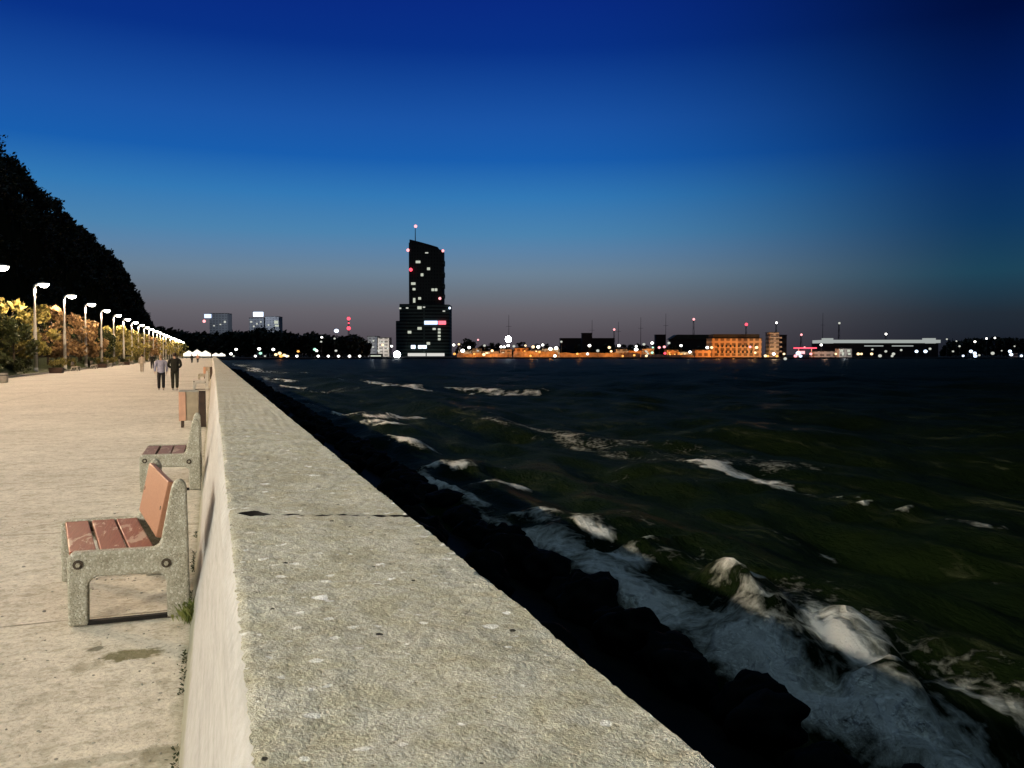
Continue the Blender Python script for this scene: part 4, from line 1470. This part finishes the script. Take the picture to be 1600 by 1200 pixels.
for (px, D, z, e, c) in ((735, 630, 5, 2600, SOD), (770, 630, 4, 3200, SOD), (830, 628, 5, 3600, SOD), (860, 628, 4.5, 2200, SOD), (905, 630, 4.5, 2400, SOD), (955, 630, 4.5, 2400, SOD),
                         (1122, 640, 6, 5200, SOD), (1148, 640, 7, 5200, SOD), (1176, 640, 6, 7000, (1, 0.5, 0.16)), (1098, 635, 5, 3200, SOD), (1210, 640, 7, 5200, (1, 0.62, 0.35)), (1290, 635, 5, 2200, (1, 0.55, 0.35)),
                         (1320, 628, 5, 2500, (0.95, 0.97, 1)), (568, 780, 8, 5000, (0.85, 0.9, 1)), (582, 780, 10, 6000, (0.85, 0.9, 1)), (600, 780, 8, 7000, (1, 0.9, 0.75)),
                         (342, 1060, 50, 9000, (0.75, 0.85, 1)), (401, 1060, 52, 16000, (0.7, 0.8, 1)), (425, 1060, 45, 6000, (0.8, 0.85, 1)), (437, 560, 6, 900, SOD)):
    spot_l('shore_light', flat(px, D, LZ + z), e * (3.0 if c[2] < 0.5 else 2.2), c, 0.5)

# ------------------------------------------------------------------ street lamps along the promenade
LX = -13.5 - 0.78
lamp = thing('street_lamp', (0, 0, 0), 'lamp', 'street lamp', 'street lamps along the promenade')
MB().tube([(0, 0, -0.3), (0, 0, 0.25)], [0.2, 0.17], 12).obj('base', M['pole'], lamp, True)
MB().tube([(0, 0, 0.2), (0, 0, 3.4), (0, 0, 6.6), (0.05, 0, 6.85), (0.3, 0, 7.0)], [0.16, 0.14, 0.12, 0.115, 0.10], 12).obj('pole', M['pole'], lamp, True)
mb = MB()
prism([(0.22, 7.0), (0.28, 7.09), (0.7, 7.14), (1.10, 7.09), (1.20, 7.0)], -0.24, 0.24, mb)
mb.obj('housing', M['housing'], lamp, bevel=0.04)
mb = MB()
mb.ball((0.74, 0, 6.99), (0.40, 0.25, 0.29), 18, 10)
mb.v = [(a, b, min(c, 6.995)) for a, b, c in mb.v]
mb.obj('lens', M['lens'], lamp, True)
LAMP_Y0 = 5.8
li = 0
first = True
LW, LN = (1.0, 0.735, 0.50), (1.0, 0.95, 0.82)
lamp_data = {}
for key, colr in (('near', LN), ('far', LW)):
    ld = bpy.data.lights.new('street_lamp_light', 'SPOT')
    ld.energy = 830
    ld.color = colr
    ld.spot_size = R(172)
    ld.spot_blend = 0.12
    ld.shadow_soft_size = 0.22
    ld.use_nodes = True
    lt = ld.node_tree
    em = lt.nodes['Emission']
    ge = lt.nodes.new('ShaderNodeNewGeometry')
    sp_ = lt.nodes.new('ShaderNodeSeparateXYZ')
    lt.links.new(ge.outputs['Incoming'], sp_.inputs[0])

    def lm(op, a, b=0.0):
        nd = lt.nodes.new('ShaderNodeMath')
        nd.operation = op
        for sock, v in ((nd.inputs[0], a), (nd.inputs[1], b)):
            if isinstance(v, (int, float)):
                sock.default_value = v
            else:
                lt.links.new(v, sock)
        return nd.outputs[0]
    # road optics: intensity grows off-axis so the pavement is evenly lit
    az = lm('MAXIMUM', lm('ABSOLUTE', sp_.outputs['Z']), 0.05)
    lt.links.new(lm('MINIMUM', lm('DIVIDE', 1.0, lm('POWER', az, 3.0)), 21.0), em.inputs['Strength'])
    lamp_data[key] = ld
for k in range(-2, 30):
    y = LAMP_Y0 + 15.0 * k
    o = lamp if first else copy_tree(lamp)
    first = False
    o.location = (LX, y, bank_z(LX) + 0.05)
    o.scale = (1, 1, 1.06)
    vis = k - 4
    if vis < 0:
        o['label'] = 'tall street lamp with glowing head beside the promenade, outside the left edge of view'
    elif vis == 0:
        o['label'] = 'nearest glowing street lamp, its head cut by the left edge of the photo'
    elif vis < 9:
        o['label'] = 'glowing white street lamp on a pale pole, %s from the left in the long row' % ORD[vis]
    else:
        o['label'] = 'tiny glowing street lamp far down the row, %s from the left' % ORD[vis]
    lo = bpy.data.objects.new('street_lamp_light', lamp_data['near' if k < 1 else 'far'])
    COL.objects.link(lo)
    lo.location = (LX + 0.74, y, bank_z(LX) + 7.12)

# ------------------------------------------------------------------ benches by the wall
def bench_frame_poly():
    k = 0.89
    outer = [(0.0, 0.0), (0.0, 0.42), (0.012, 0.445), (0.04, 0.457), (0.30, 0.455), (0.55, 0.452), (0.585, 0.465), (0.60, 0.50), (0.635, 0.66), (0.672, 0.83), (0.69, 0.868), (0.722, 0.885),
             (0.757, 0.87), (0.775, 0.83), (0.783, 0.5), (0.787, 0.0)]
    inner = [(0.636, 0.0), (0.632, 0.235), (0.618, 0.272), (0.585, 0.29), (0.19, 0.30), (0.15, 0.285), (0.128, 0.25), (0.126, 0.0)]
    return [(x * k, z) for x, z in outer + inner]


def make_bench(label, seat='plank', back=True, L=1.24, skew=0.0, frame='frame'):
    t = thing('park_bench', (0, 0, 0), label, 'bench', 'concrete-ended benches along the sea wall')
    poly = bench_frame_poly()
    for y0, inn in ((0.0, 1), (L - 0.09, -1)):
        n = len(poly)
        mb = MB()
        prism(poly, y0, y0 + 0.09, mb)
        fr_ = mb.obj('side_frame', M[frame], t, bevel=0.018, segs=3)
        for (bx_, bz_) in ((0.062, 0.385), (0.565, 0.355)):
            yy = y0 - 0.006 if inn > 0 else y0 + 0.096
            MB().tube([(bx_, yy - 0.002, bz_), (bx_, yy + 0.004, bz_)], 0.030, 14).obj('washer', M['iron'], fr_)
            MB().tube([(bx_, yy - 0.016, bz_), (bx_, yy, bz_)], 0.014, 6).obj('bolt', M['bolt'], fr_)
    for i in range(3):
        x0 = (0.018, 0.194, 0.354)[i]
        mb = MB().box((x0 + 0.076, L / 2, 0.428), (0.152 if i < 2 else 0.142, L - 0.182, 0.042))
        mb.obj('seat_plank', M[seat], t, bevel=0.006)
    MB().box((0.335, 0.03, 0.012), (0.46, 0.04, 0.024)).obj('leg_shadow_bar', M['joint'], t)  # dark bar added as the front leg's shadow on the ground
    MB().box((0.26, 0.12, 0.39), (0.46, 0.03, 0.03)).obj('bearer', M['iron'], t)
    MB().box((0.26, L - 0.12, 0.39), (0.46, 0.03, 0.03)).obj('bearer', M['iron'], t)
    if back:
        mb = MB()
        p0, p1 = Vector((0.515, 0, 0.505)), Vector((0.593, 0, 0.862))
        nrm = Vector((p1.z - p0.z, 0, -(p1.x - p0.x))).normalized() * 0.038
        prism([(p0.x, p0.z), (p1.x, p1.z), (p1.x + nrm.x, p1.z + nrm.z), (p0.x + nrm.x, p0.z + nrm.z)], 0.092, L - 0.092, mb)
        bo = mb.obj('backrest', M['back'], t, bevel=0.005)
        for yy in (0.16, L - 0.16):
            MB().tube([(0.55, yy, 0.68), (0.562, yy, 0.678)], 0.014, 8).obj('bolt', M['iron'], bo)
    if skew:        # the far end has been knocked out towards the path; both ends stay square
        for o in [c for c in t.children] + [g for c in t.children for g in c.children]:
            rigid = o.name.startswith(('side_frame', 'washer', 'leg_shadow_bar')) or (o.name.startswith('bolt') and o.parent.name.startswith('side_frame'))
            ym = sum(v.co.y for v in o.data.vertices) / len(o.data.vertices)
            for v in o.data.vertices:
                v.co.x -= skew * ((0 if ym < L / 2 else L) if rigid else v.co.y)
    return t


def bx_at(px, py):
    p = on_plane(px, py, 0)
    return p


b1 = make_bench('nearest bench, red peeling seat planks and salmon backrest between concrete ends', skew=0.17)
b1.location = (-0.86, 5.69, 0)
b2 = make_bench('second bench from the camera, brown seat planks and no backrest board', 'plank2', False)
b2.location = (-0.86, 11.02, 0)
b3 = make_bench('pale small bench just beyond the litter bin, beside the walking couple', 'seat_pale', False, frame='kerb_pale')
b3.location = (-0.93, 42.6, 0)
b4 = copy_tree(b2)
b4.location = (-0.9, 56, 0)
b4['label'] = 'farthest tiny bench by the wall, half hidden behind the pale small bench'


# ------------------------------------------------------------------ litter bin by the wall
def make_bin(label):
    t = thing('litter_bin', (0, 0, 0), label, 'litter bin', 'litter bins along the sea wall')
    MB().box((0.205, 0.24, 0.49), (0.41, 0.44, 0.66)).obj('body', M['bin'], t, bevel=0.01)
    MB().box((0.012, 0.24, 0.49), (0.05, 0.46, 0.67)).obj('side_panel', M['bin_side'], t, bevel=0.006)
    MB().box((0.07, 0.005, 0.49), (0.135, 0.03, 0.66)).obj('front_panel', M['bin_side'], t, bevel=0.006)
    for k in (0.06, 0.36):
        MB().box((k, 0.07, 0.08), (0.06, 0.06, 0.16)).obj('leg', M['darkwood'], t)
        MB().box((k, 0.41, 0.08), (0.06, 0.06, 0.16)).obj('leg', M['darkwood'], t)
    MB().box((0.495, 0.12, 0.42), (0.15, 0.16, 0.84)).obj('post', M['darkwood'], t, bevel=0.008)
    MB().box((0.44, 0.2, 0.2), (0.06, 0.08, 0.05)).obj('bracket', M['iron'], t)
    mb = MB()
    for (c, d) in (((0.205, 0.03, 0.835), (0.42, 0.04, 0.03)), ((0.205, 0.45, 0.835), (0.42, 0.04, 0.03)), ((0.015, 0.24, 0.835), (0.04, 0.38, 0.03)), ((0.395, 0.24, 0.835), (0.04, 0.38, 0.03))):
        mb.box(c, d)
    mb.obj('rim', M['kerb'], t)
    return t


bn = make_bin('tan and salmon box litter bin on dark legs with a dark post beside the wall')
bn.location = (-0.74, 20.5, 0)
bn2 = copy_tree(bn)
bn2.location = (-0.62, 60.5, 0)
bn2['label'] = 'farther litter bin, a tiny dark box by the wall behind the benches'

# ------------------------------------------------------------------ weed at the bench leg
wd_ = thing('weed', (-0.10, 5.62, 0.0), 'small green weed growing between the nearest bench leg and the wall', 'weed')
mb = MB()
rw = random.Random(2)
for i in range(150):
    a = rw.uniform(0, 6.28)
    ln = rw.uniform(0.03, 0.13)
    bx0, by0 = rw.gauss(-0.045, 0.03), rw.gauss(-0.02, 0.06)
    tip = Vector((bx0 + ln * 0.55 * math.cos(a), by0 + ln * 0.7 * math.sin(a), ln))
    w_ = Vector((-math.sin(a), math.cos(a), 0)) * rw.uniform(0.006, 0.013)
    b0 = Vector((bx0, by0, 0))
    m_ = (b0 + tip) / 2 + Vector((0, 0, 0.02))
    mb.add([b0, m_ - w_, tip, m_ + w_], [(0, 1, 2, 3)])
mb.obj('leaves', M['weed'], wd_)
MB().tube([(-0.045, -0.02, -0.01), (-0.05, -0.03, 0.05)], 0.006, 6).obj('stem', M['weed'], wd_)

# moss and tiny weeds in the joint between paving and wall, grit on the paving
rm = random.Random(21)
mb = MB()
for i in range(1500):
    y = 0.9 + 7.5 * rm.random() ** 1.4
    if noise.noise(Vector((y * 1.6, 3, 3))) < -0.05:
        continue
    x = -0.158 - abs(rm.gauss(0, 0.012))
    a = rm.uniform(0, 6.28)
    ln = rm.uniform(0.006, 0.022)
    p = Vector((x, y, 0.0))
    tip = p + Vector((ln * math.cos(a) - 0.004, ln * math.sin(a), ln * rm.uniform(0.3, 1.0)))
    w_ = Vector((-math.sin(a), math.cos(a), 0)) * ln * 0.35
    mb.add([p, (p + tip) / 2 - w_, tip, (p + tip) / 2 + w_], [(0, 1, 2, 3)])
tag(mb.obj('moss_line', M['leaf_g']), 'thin dark moss growing along the foot of the sea wall', 'moss', kind='stuff')
mb = MB()
for i in range(900):
    y = 1.2 + 9 * rm.random() ** 1.3
    x = -0.2 - 2.6 * rm.random() ** 1.5
    r = rm.uniform(0.002, 0.007) * (1.6 if rm.random() < 0.08 else 1)
    mb.ball((x, y, 0.0), (r * rm.uniform(0.8, 1.6), r, r * 0.7), 5, 4)
tag(mb.obj('grit', M['kerb']), 'scattered grit and small pebbles on the paving around the benches', 'grit', kind='stuff')

# ------------------------------------------------------------------ trees on the verge
def tree_meshes(seed, mat):
    rg = random.Random(seed)
    tr = MB()
    tr.tube([(0, 0, -0.3), (0.05, 0.03, 1.2), (0.0, 0.1, 2.6), (0.05, 0.05, 4.6)], [0.17, 0.13, 0.09, 0.03], 8)
    cs = []
    H = 5.7
    for i in range(24):
        a = rg.uniform(0, 6.28)
        zz = rg.uniform(1.0, H)
        rr = (1.0 - abs((zz - 2.7) / 3.6) ** 1.8) * 2.2
        q = rr * math.sqrt(rg.uniform(0.15, 1.0))
        c = (q * math.cos(a), q * math.sin(a), zz)
        cs.append((c, rg.uniform(0.45, 0.8)))
        if i % 3 == 0:
            tr.tube([(0, 0, max(0.9, zz - 1.3)), ((c[0]) * 0.6, c[1] * 0.6, zz - 0.4), c], [0.05, 0.03, 0.012], 5)
    cr = MB()
    leaf_clumps(cr, cs, 50, 1.0, 0.25, rg)
    return tr.mesh('trunk', M['bark'], True), cr.mesh('crown', mat)


KINDS = {}
for key, mat in (('y', 'leaf_y'), ('o', 'leaf_o'), ('g', 'leaf_g')):
    KINDS[key] = [tree_meshes(sd, M[mat]) for sd in ((3, 4) if key != 'g' else (6,))]
TN = dict(y='yellow-green', o='orange autumn', g='dark green')
# (x, y, kind, scale)
TR = [(-14.9, 69, 'g', 0.74), (-14.8, 75, 'g', 0.70), (-17.5, 74, 'y', 1.08), (-16.8, 84, 'y', 0.98), (-16.0, 91, 'y', 0.95), (-16.0, 97, 'o', 1.0), (-18.6, 100, 'g', 0.95), (-15.6, 107, 'o', 0.96), (-15.6, 117, 'o', 1.0), (-18.5, 118, 'g', 1.0),
      (-15.7, 127, 'o', 0.94), (-18.0, 133, 'g', 1.0), (-15.5, 138, 'g', 0.85), (-15.8, 146, 'y', 0.92), (-15.4, 158, 'y', 1.0), (-15.9, 170, 'y', 1.0), (-18.2, 172, 'g', 1.0), (-15.5, 184, 'y', 0.98), (-15.9, 198, 'y', 1.0),
      (-15.5, 213, 'y', 1.0), (-15.8, 228, 'o', 1.0), (-15.5, 243, 'o', 0.95), (-15.6, 260, 'y', 1.0), (-15.4, 280, 'y', 1.05), (-15.2, 302, 'y', 1.1), (-14.9, 326, 'y', 1.1), (-14.4, 352, 'y', 1.15), (-14, 378, 'y', 1.2), (-13, 402, 'g', 1.2)]
kc = {}
kt = {}
for q in TR:
    kt[q[2]] = kt.get(q[2], 0) + 1
rt_ = random.Random(8)
for (x, y, k, s) in TR:
    i = kc.get(k, 0)
    kc[k] = i + 1
    t = thing('verge_tree', (x, y, bank_z(x)), '%s tree on the lamp-lit grass verge, %s of its colour from the left' % (TN[k], ORD[i]), 'tree', 'trees along the promenade verge', rt_.uniform(0, 6.28))
    t.scale = (s, s, s)
    tm, cm = KINDS[k][i % len(KINDS[k])]
    for nm, me in (('trunk', tm), ('crown', cm)):
        o = bpy.data.objects.new(nm, me)
        COL.objects.link(o)
        o.parent = t

# low shrubs and furniture along the far edge of the promenade
rs = random.Random(12)
sm = MB()
cs = []
for i in range(16):
    a = rs.uniform(0, 6.28)
    q = rs.uniform(0, 0.7)
    cs.append(((q * math.cos(a), q * math.sin(a) * 1.6, rs.uniform(0.15, 0.8)), 0.35))
leaf_clumps(sm, cs, 45, 1.0, 0.10, rs)
shrub_me = {k: None for k in ('y', 'g')}
for k, mat in (('y', 'leaf_y'), ('g', 'leaf_g')):
    shrub_me[k] = sm.mesh('foliage', M[mat])
stem_me = MB().tube([(0, 0, -0.2), (0, 0, 0.4)], [0.05, 0.02], 6).mesh('stem', M['bark'])
SH = [(-14.6, 74, 'g'), (-14.9, 79, 'g'), (-14.5, 92, 'y'), (-14.8, 102, 'y'), (-14.5, 113, 'g'), (-14.5, 126, 'y'), (-14.6, 139, 'y'), (-14.5, 153, 'g'), (-14.6, 168, 'y'), (-14.6, 186, 'y'), (-14.6, 210, 'y')]
kc = {}
for (x, y, k) in SH:
    i = kc.get(k, 0)
    kc[k] = i + 1
    t = thing('shrub', (x, y, bank_z(x) - 0.05), '%s low shrub at the grassy promenade edge, %s of its colour from left' % (dict(y='pale', g='dark')[k], ORD[i]), 'shrub', 'shrubs along the verge', rs.uniform(0, 6.28))
    for nm, me in (('foliage', shrub_me[k]), ('stem', stem_me)):
        o = bpy.data.objects.new(nm, me)
        COL.objects.link(o)
        o.parent = t
# concrete seats along the verge
st_ = thing('verge_bench', (0, 0, 0), 'bench', 'bench', 'pale benches along the far promenade edge')
prism([(0, 0), (0.09, 0), (0.10, 0.34), (0.5, 0.34), (0.52, 0), (0.62, 0), (0.62, 0.45), (0, 0.45)], 0, 0.14).obj('end_block', M['kerb'], st_, bevel=0.01)
prism([(0, 0), (0.09, 0), (0.10, 0.34), (0.5, 0.34), (0.52, 0), (0.62, 0), (0.62, 0.45), (0, 0.45)], 1.66, 1.8).obj('end_block', M['kerb'], st_, bevel=0.01)
for i in range(3):
    MB().box((0.11 + i * 0.2, 0.9, 0.475), (0.17, 1.8, 0.045)).obj('seat_plank', M['bin'], st_, bevel=0.006)
MB().box((0.03, 0.9, 0.78), (0.045, 1.8, 0.34)).obj('backrest', M['bin'], st_, bevel=0.006)
for i, (x, y) in enumerate([(-13.5, 94), (-13.5, 108), (-13.5, 124), (-13.5, 139), (-13.5, 155), (-13.5, 175), (-13.5, 200)]):
    o = st_ if i == 0 else copy_tree(st_)
    o.location = (x, y, 0)
    o['label'] = 'pale bench facing the sea at the grassy promenade edge, %s of seven from the left' % ORD[i]
# round litter drum at the left edge, planters
p = on_plane(4, 598, 0)
t = thing('concrete_drum', (p.x, p.y, 0), 'round concrete drum on the paving at the left edge of the photo', 'litter drum')
mb = MB()
mb.tube([(0, 0, 0), (0, 0, 0.06), (0, 0, 0.3), (0, 0, 0.54), (0, 0, 0.58)], [0.25, 0.29, 0.31, 0.29, 0.27], 20)
mb.obj('body', M['kerb'], t, True)
MB().tube([(0, 0, 0.575), (0, 0, 0.59)], [0.21, 0.21], 20).obj('mouth', M['joint'], t)
MB().tube([(0, 0, 0.42), (0, 0, 0.47)], [0.315, 0.315], 20).obj('hoop', M['dark_metal'], t)
pl_ = thing('planter', (0, 0, 0), 'planter', 'planter', 'dark planters at the grass edge')
prism([(-0.5, 0), (0.5, 0), (0.56, 0.5), (-0.56, 0.5)], 0, 1.1).obj('trough', M['darkwood'], pl_, bevel=0.01)
o = bpy.data.objects.new('plant', shrub_me['g'])
COL.objects.link(o)
o.parent = pl_
o.location = (0, 0.55, 0.3)
o.scale = (0.5, 0.4, 0.5)
for i, (x, y) in enumerate([(-13.3, 84), (-13.3, 117), (-13.3, 148)]):
    o = pl_ if i == 0 else copy_tree(pl_)
    o.location = (x, y, 0)
    o['label'] = 'dark wooden planter trough at the promenade edge, %s from the left' % ORD[i]

# ------------------------------------------------------------------ people
def skin_mesh(name, nodes, edges, mat, sub=2, root=0):
    me = bpy.data.meshes.new(name)
    me.from_pydata([n[:3] for n in nodes], edges, [])
    o = bpy.data.objects.new(name, me)
    COL.objects.link(o)
    m = o.modifiers.new('skin', 'SKIN')
    m.use_smooth_shade = True
    for i, n in enumerate(nodes):
        rr = n[3]
        rr = rr if hasattr(rr, '__len__') else (rr, rr)
        me.skin_vertices[0].data[i].radius = rr
        me.skin_vertices[0].data[i].use_root = (i == root)
    s = o.modifiers.new('sub', 'SUBSURF')
    s.levels = sub
    s.render_levels = sub
    dg = bpy.context.evaluated_depsgraph_get()
    dg.update()
    res = bpy.data.meshes.new_from_object(o.evaluated_get(dg))
    bpy.data.objects.remove(o)
    res.materials.clear()
    res.materials.append(mat)
    res.polygons.foreach_set('use_smooth', [True] * len(res.polygons))
    return res


def join_meshes(name, lst, mat):
    bm = bmesh.new()
    for m in lst:
        bm.from_mesh(m)
    me = bpy.data.meshes.new(name)
    bm.to_mesh(me)
    bm.free()
    me.materials.append(mat)
    me.polygons.foreach_set('use_smooth', [True] * len(me.polygons))
    return me


def person(loc, rz, H, label, jacket, trousers, hair, stride=0.2, arm=(0.08, 0.0), bulk=1.0, pockets=False, group=None):
    """walking figure facing +y, feet at z=0; built at 1.75 m then scaled"""
    root = thing('person', loc, label, 'person', group, rz)
    k = H / 1.75
    root.scale = (k, k, k)
    b = bulk
    hips, chest, neck, head = (0, 0, 0.95), (0, 0.02, 1.28), (0, 0.01, 1.50), (0, 0.03, 1.64)
    fr = stride
    LK, LA = (-0.10, fr * 0.55, 0.52), (-0.10, fr, 0.09)
    RK, RA = (0.10, -fr * 0.15, 0.50), (0.10, -fr * 1.1, 0.12)
    LT, RT = (-0.10, fr + 0.14, 0.035), (0.10, -fr * 1.1 + 0.14, 0.035)
    sh = 0.19 * b
    if pockets:
        LE, LH = (-0.255 * b, -0.04, 1.16), (-0.16, 0.04, 1.04)
        RE, RH = (0.255 * b, -0.04, 1.16), (0.16, 0.04, 1.04)
    else:
        LE, LH = (-0.25 * b, -0.06 - arm[0] * 0.3, 1.15), (-0.255 * b, -arm[0] + 0.05, 0.90)
        RE, RH = (0.25 * b, -0.02, 1.15), (0.25 * b, arm[0] + 0.05, 0.91)
    nodes = [(*hips, (0.115, 0.085)), (0, 0.01, 1.10, (0.115, 0.085)), (*chest, (0.15, 0.105)), (0, 0.01, 1.42, (0.10, 0.08)), (*neck, (0.055, 0.06)), (0, 0.02, 1.57, (0.062, 0.075)),
             (0, 0.03, 1.65, (0.073, 0.092)), (0, 0.02, 1.73, (0.05, 0.065)),
             (-sh, 0, 1.41, 0.055), (*LE, 0.042), (*LH, 0.030), (sh, 0, 1.41, 0.055), (*RE, 0.042), (*RH, 0.030),
             (-0.095, 0, 0.88, 0.085), (*LK, 0.058), (*LA, 0.04), (0.095, 0, 0.88, 0.085), (*RK, 0.058), (*RA, 0.04),
             (*LT, (0.035, 0.025)), (*RT, (0.035, 0.025)), (0, 0.125, 1.635, 0.012)]
    edges = [(0, 1), (1, 2), (2, 3), (3, 4), (4, 5), (5, 6), (6, 7), (3, 8), (8, 9), (9, 10), (3, 11), (11, 12), (12, 13), (0, 14), (14, 15), (15, 16), (0, 17), (17, 18), (18, 19), (16, 20), (19, 21), (6, 22)]
    parts = [skin_mesh('b', nodes, edges, M['skin'], 2)]
    for (hx, hy, hz_), sg in ((LH, -1), (RH, 1)):
        # palm with four fingers and a thumb, slightly curled
        parts.append(skin_mesh('p', [(hx, hy, hz_ + 0.02, (0.028, 0.022)), (hx, hy + 0.005, hz_ - 0.04, (0.018, 0.036)), (hx, hy + 0.008, hz_ - 0.085, (0.014, 0.036))], [(0, 1), (1, 2)], M['skin'], 1))
        for f_, ln in ((-0.027, 0.060), (-0.009, 0.072), (0.009, 0.068), (0.027, 0.052)):
            parts.append(skin_mesh('f', [(hx, hy + f_, hz_ - 0.075, 0.0095), (hx - sg * 0.004, hy + f_ + 0.004, hz_ - 0.085 - ln * 0.5, 0.0085), (hx - sg * 0.018, hy + f_ + 0.006, hz_ - 0.085 - ln, 0.007)], [(0, 1), (1, 2)], M['skin'], 1))
        parts.append(skin_mesh('t', [(hx, hy + 0.02, hz_ - 0.02, 0.011), (hx - sg * 0.012, hy + 0.05, hz_ - 0.05, 0.010), (hx - sg * 0.018, hy + 0.06, hz_ - 0.085, 0.008)], [(0, 1), (1, 2)], M['skin'], 1))
    for sg in (-1, 1):      # ears
        parts.append(MB().ball((sg * 0.078, 0.02, 1.635), (0.012, 0.02, 0.032), 8, 6).mesh('e', M['skin'], True))
    body = bpy.data.objects.new('body', join_meshes('body', parts, M['skin']))
    COL.objects.link(body)
    body.parent = root
    face = bpy.data.objects.new('eye', MB().ball((-0.032, 0.118, 1.655), 0.009, 8, 6).ball((0.032, 0.118, 1.655), 0.009, 8, 6).mesh('eye', M['joint'], True))
    COL.objects.link(face)
    face.parent = root

    def child(nm, nodes, edges, mat, sub=2):
        o = bpy.data.objects.new(nm, skin_mesh(nm, nodes, edges, mat, sub))
        COL.objects.link(o)
        o.parent = root
        return o
    mx = lambda a, c, t: tuple(a[i] + (c[i] - a[i]) * t for i in range(3))
    child('jacket', [(0, 0, 0.79, (0.20 * b, 0.155)), (0, 0, 1.0, (0.185 * b, 0.14)), (0, 0.01, 1.16, (0.18 * b, 0.135)), (0, 0.02, 1.32, (0.195 * b, 0.14)), (0, 0.01, 1.43, (0.13, 0.105)), (0, 0.01, 1.515, (0.07, 0.075)),
                     (-sh - 0.01, 0, 1.42, 0.082), (*LE, 0.066), (*mx(LE, LH, 0.92), 0.052), (sh + 0.01, 0, 1.42, 0.082), (*RE, 0.066), (*mx(RE, RH, 0.92), 0.052)],
          [(0, 1), (1, 2), (2, 3), (3, 4), (4, 5), (4, 6), (6, 7), (7, 8), (4, 9), (9, 10), (10, 11)], jacket)
    child('trousers', [(0, 0, 0.97, (0.155 * b, 0.12)), (-0.095, 0, 0.86, 0.112), (*LK, 0.083), (*mx(LK, LA, 1.04), 0.072), (0.095, 0, 0.86, 0.112), (*RK, 0.083), (*mx(RK, RA, 1.04), 0.072)],
          [(0, 1), (1, 2), (2, 3), (0, 4), (4, 5), (5, 6)], trousers)
    for A, T in ((LA, LT), (RA, RT)):
        child('shoe', [(A[0], A[1] - 0.05, 0.045, (0.045, 0.042)), (A[0], A[1] + 0.03, 0.05, (0.048, 0.048)), (T[0], T[1] + 0.02, 0.034, (0.042, 0.03))], [(0, 1), (1, 2)], M['shoe'], 1)
    mb = MB()
    mb.ball((0, 0.005, 1.675), (0.092, 0.108, 0.098), 16, 12, 0, 0.08)
    mb.v = [(x, min(y, 0.075 - 0.0 * z), max(z, 1.585 if y < 0.0 else 1.66)) for x, y, z in mb.v]
    o = mb.obj('hair', hair, root, True)
    return root


def put(px, py, D=None):
    return on_plane(px, py, 0)


q = put(252, 610)
person((q.x, q.y, 0), 0.06, 1.66, 'person seen from behind in a grey-blue jacket and black trousers, left of the walking couple', M['jacket_blue'], M['trousers'], M['hair_grey'], 0.14, (0.14, 0), 1.08)
q = put(273.5, 610)
person((q.x, q.y, 0), -0.02, 1.76, 'person seen from behind all in dark olive, right of the walking couple', M['jacket_dark'], M['trousers_olive'], M['hair'], 0.12, (0.05, 0), 1.10, True)
q = put(238, 577)
person((q.x, q.y, 0), 0.1, 1.72, 'small distant person in dark clothes just left of the couple', M['jacket_dark'], M['trousers'], M['hair_grey'], 0.2, (0.15, 0), 1.05)
q = put(222, 582)
person((q.x, q.y, 0), 0.0, 1.68, 'small distant person in pale clothes almost lost against the paving', M['top_pale'], M['trousers_pale'], M['hair'], 0.2, (0.15, 0))
q = put(300, 567.5)
person((q.x, q.y, 0), 0.0, 1.7, 'tiny dark figure left of two before the white marquee', M['jacket_dark'], M['trousers'], M['hair'], 0.2, (0.1, 0))
q = put(309, 567)
person((q.x, q.y, 0), 0.0, 1.74, 'tiny figure in a reddish-brown top, right of two before the white marquee', M['bin_side'], M['trousers'], M['hair'], 0.2, (0.1, 0))

# ------------------------------------------------------------------ lit marquees at the end of the promenade
def marquee(px0, px1, ytop, D, lab):
    cx = (px0 + px1) / 2
    p = at(cx, 554, D)
    p.z = 0
    w = (px1 - px0) * D / F
    H = (554 - ytop) * D / F + CAMZ
    t = thing('marquee', p, lab, 'marquee', 'lit marquees at the end of the promenade', YAW)
    n = max(2, int(w / 3.2))
    bw = w / n
    for i in range(n):
        x0 = -w / 2 + i * bw
        hh = H * (1 - 0.16 * abs((i + 0.5) / n - 0.5) * 2)
        mb = MB()
        b0 = [(x0 + 0.1, 0, hh * 0.62), (x0 + bw - 0.1, 0, hh * 0.62), (x0 + bw - 0.1, 3.4, hh * 0.62), (x0 + 0.1, 3.4, hh * 0.62), (x0 + bw / 2, 1.7, hh)]
        v0 = [(x0 + 0.1, 0, hh * 0.30), (x0 + bw - 0.1, 0, hh * 0.30), (x0 + bw - 0.1, 3.4, hh * 0.30), (x0 + 0.1, 3.4, hh * 0.30)]
        mb.add(b0 + v0, [(0, 1, 4), (1, 2, 4), (2, 3, 4), (3, 0, 4), (0, 5, 6, 1), (1, 6, 7, 2), (3, 2, 7, 8), (0, 3, 8, 5)])
        mb.obj('canopy', M['tent'], t)
    mb = MB()
    for i in range(n + 1):
        for yy in (0, 3.4):
            MB().tube([(-w / 2 + i * bw, yy, 0), (-w / 2 + i * bw, yy, H * 0.6)], 0.06, 6).obj('post', M['dark_metal'], t)
    return t


marquee(286, 325, 546, 330, 'wide white lit marquee with peaked roofs at the end of the promenade')
marquee(331, 349, 550.5, 440, 'smaller white lit marquee at the far end of the sea wall')
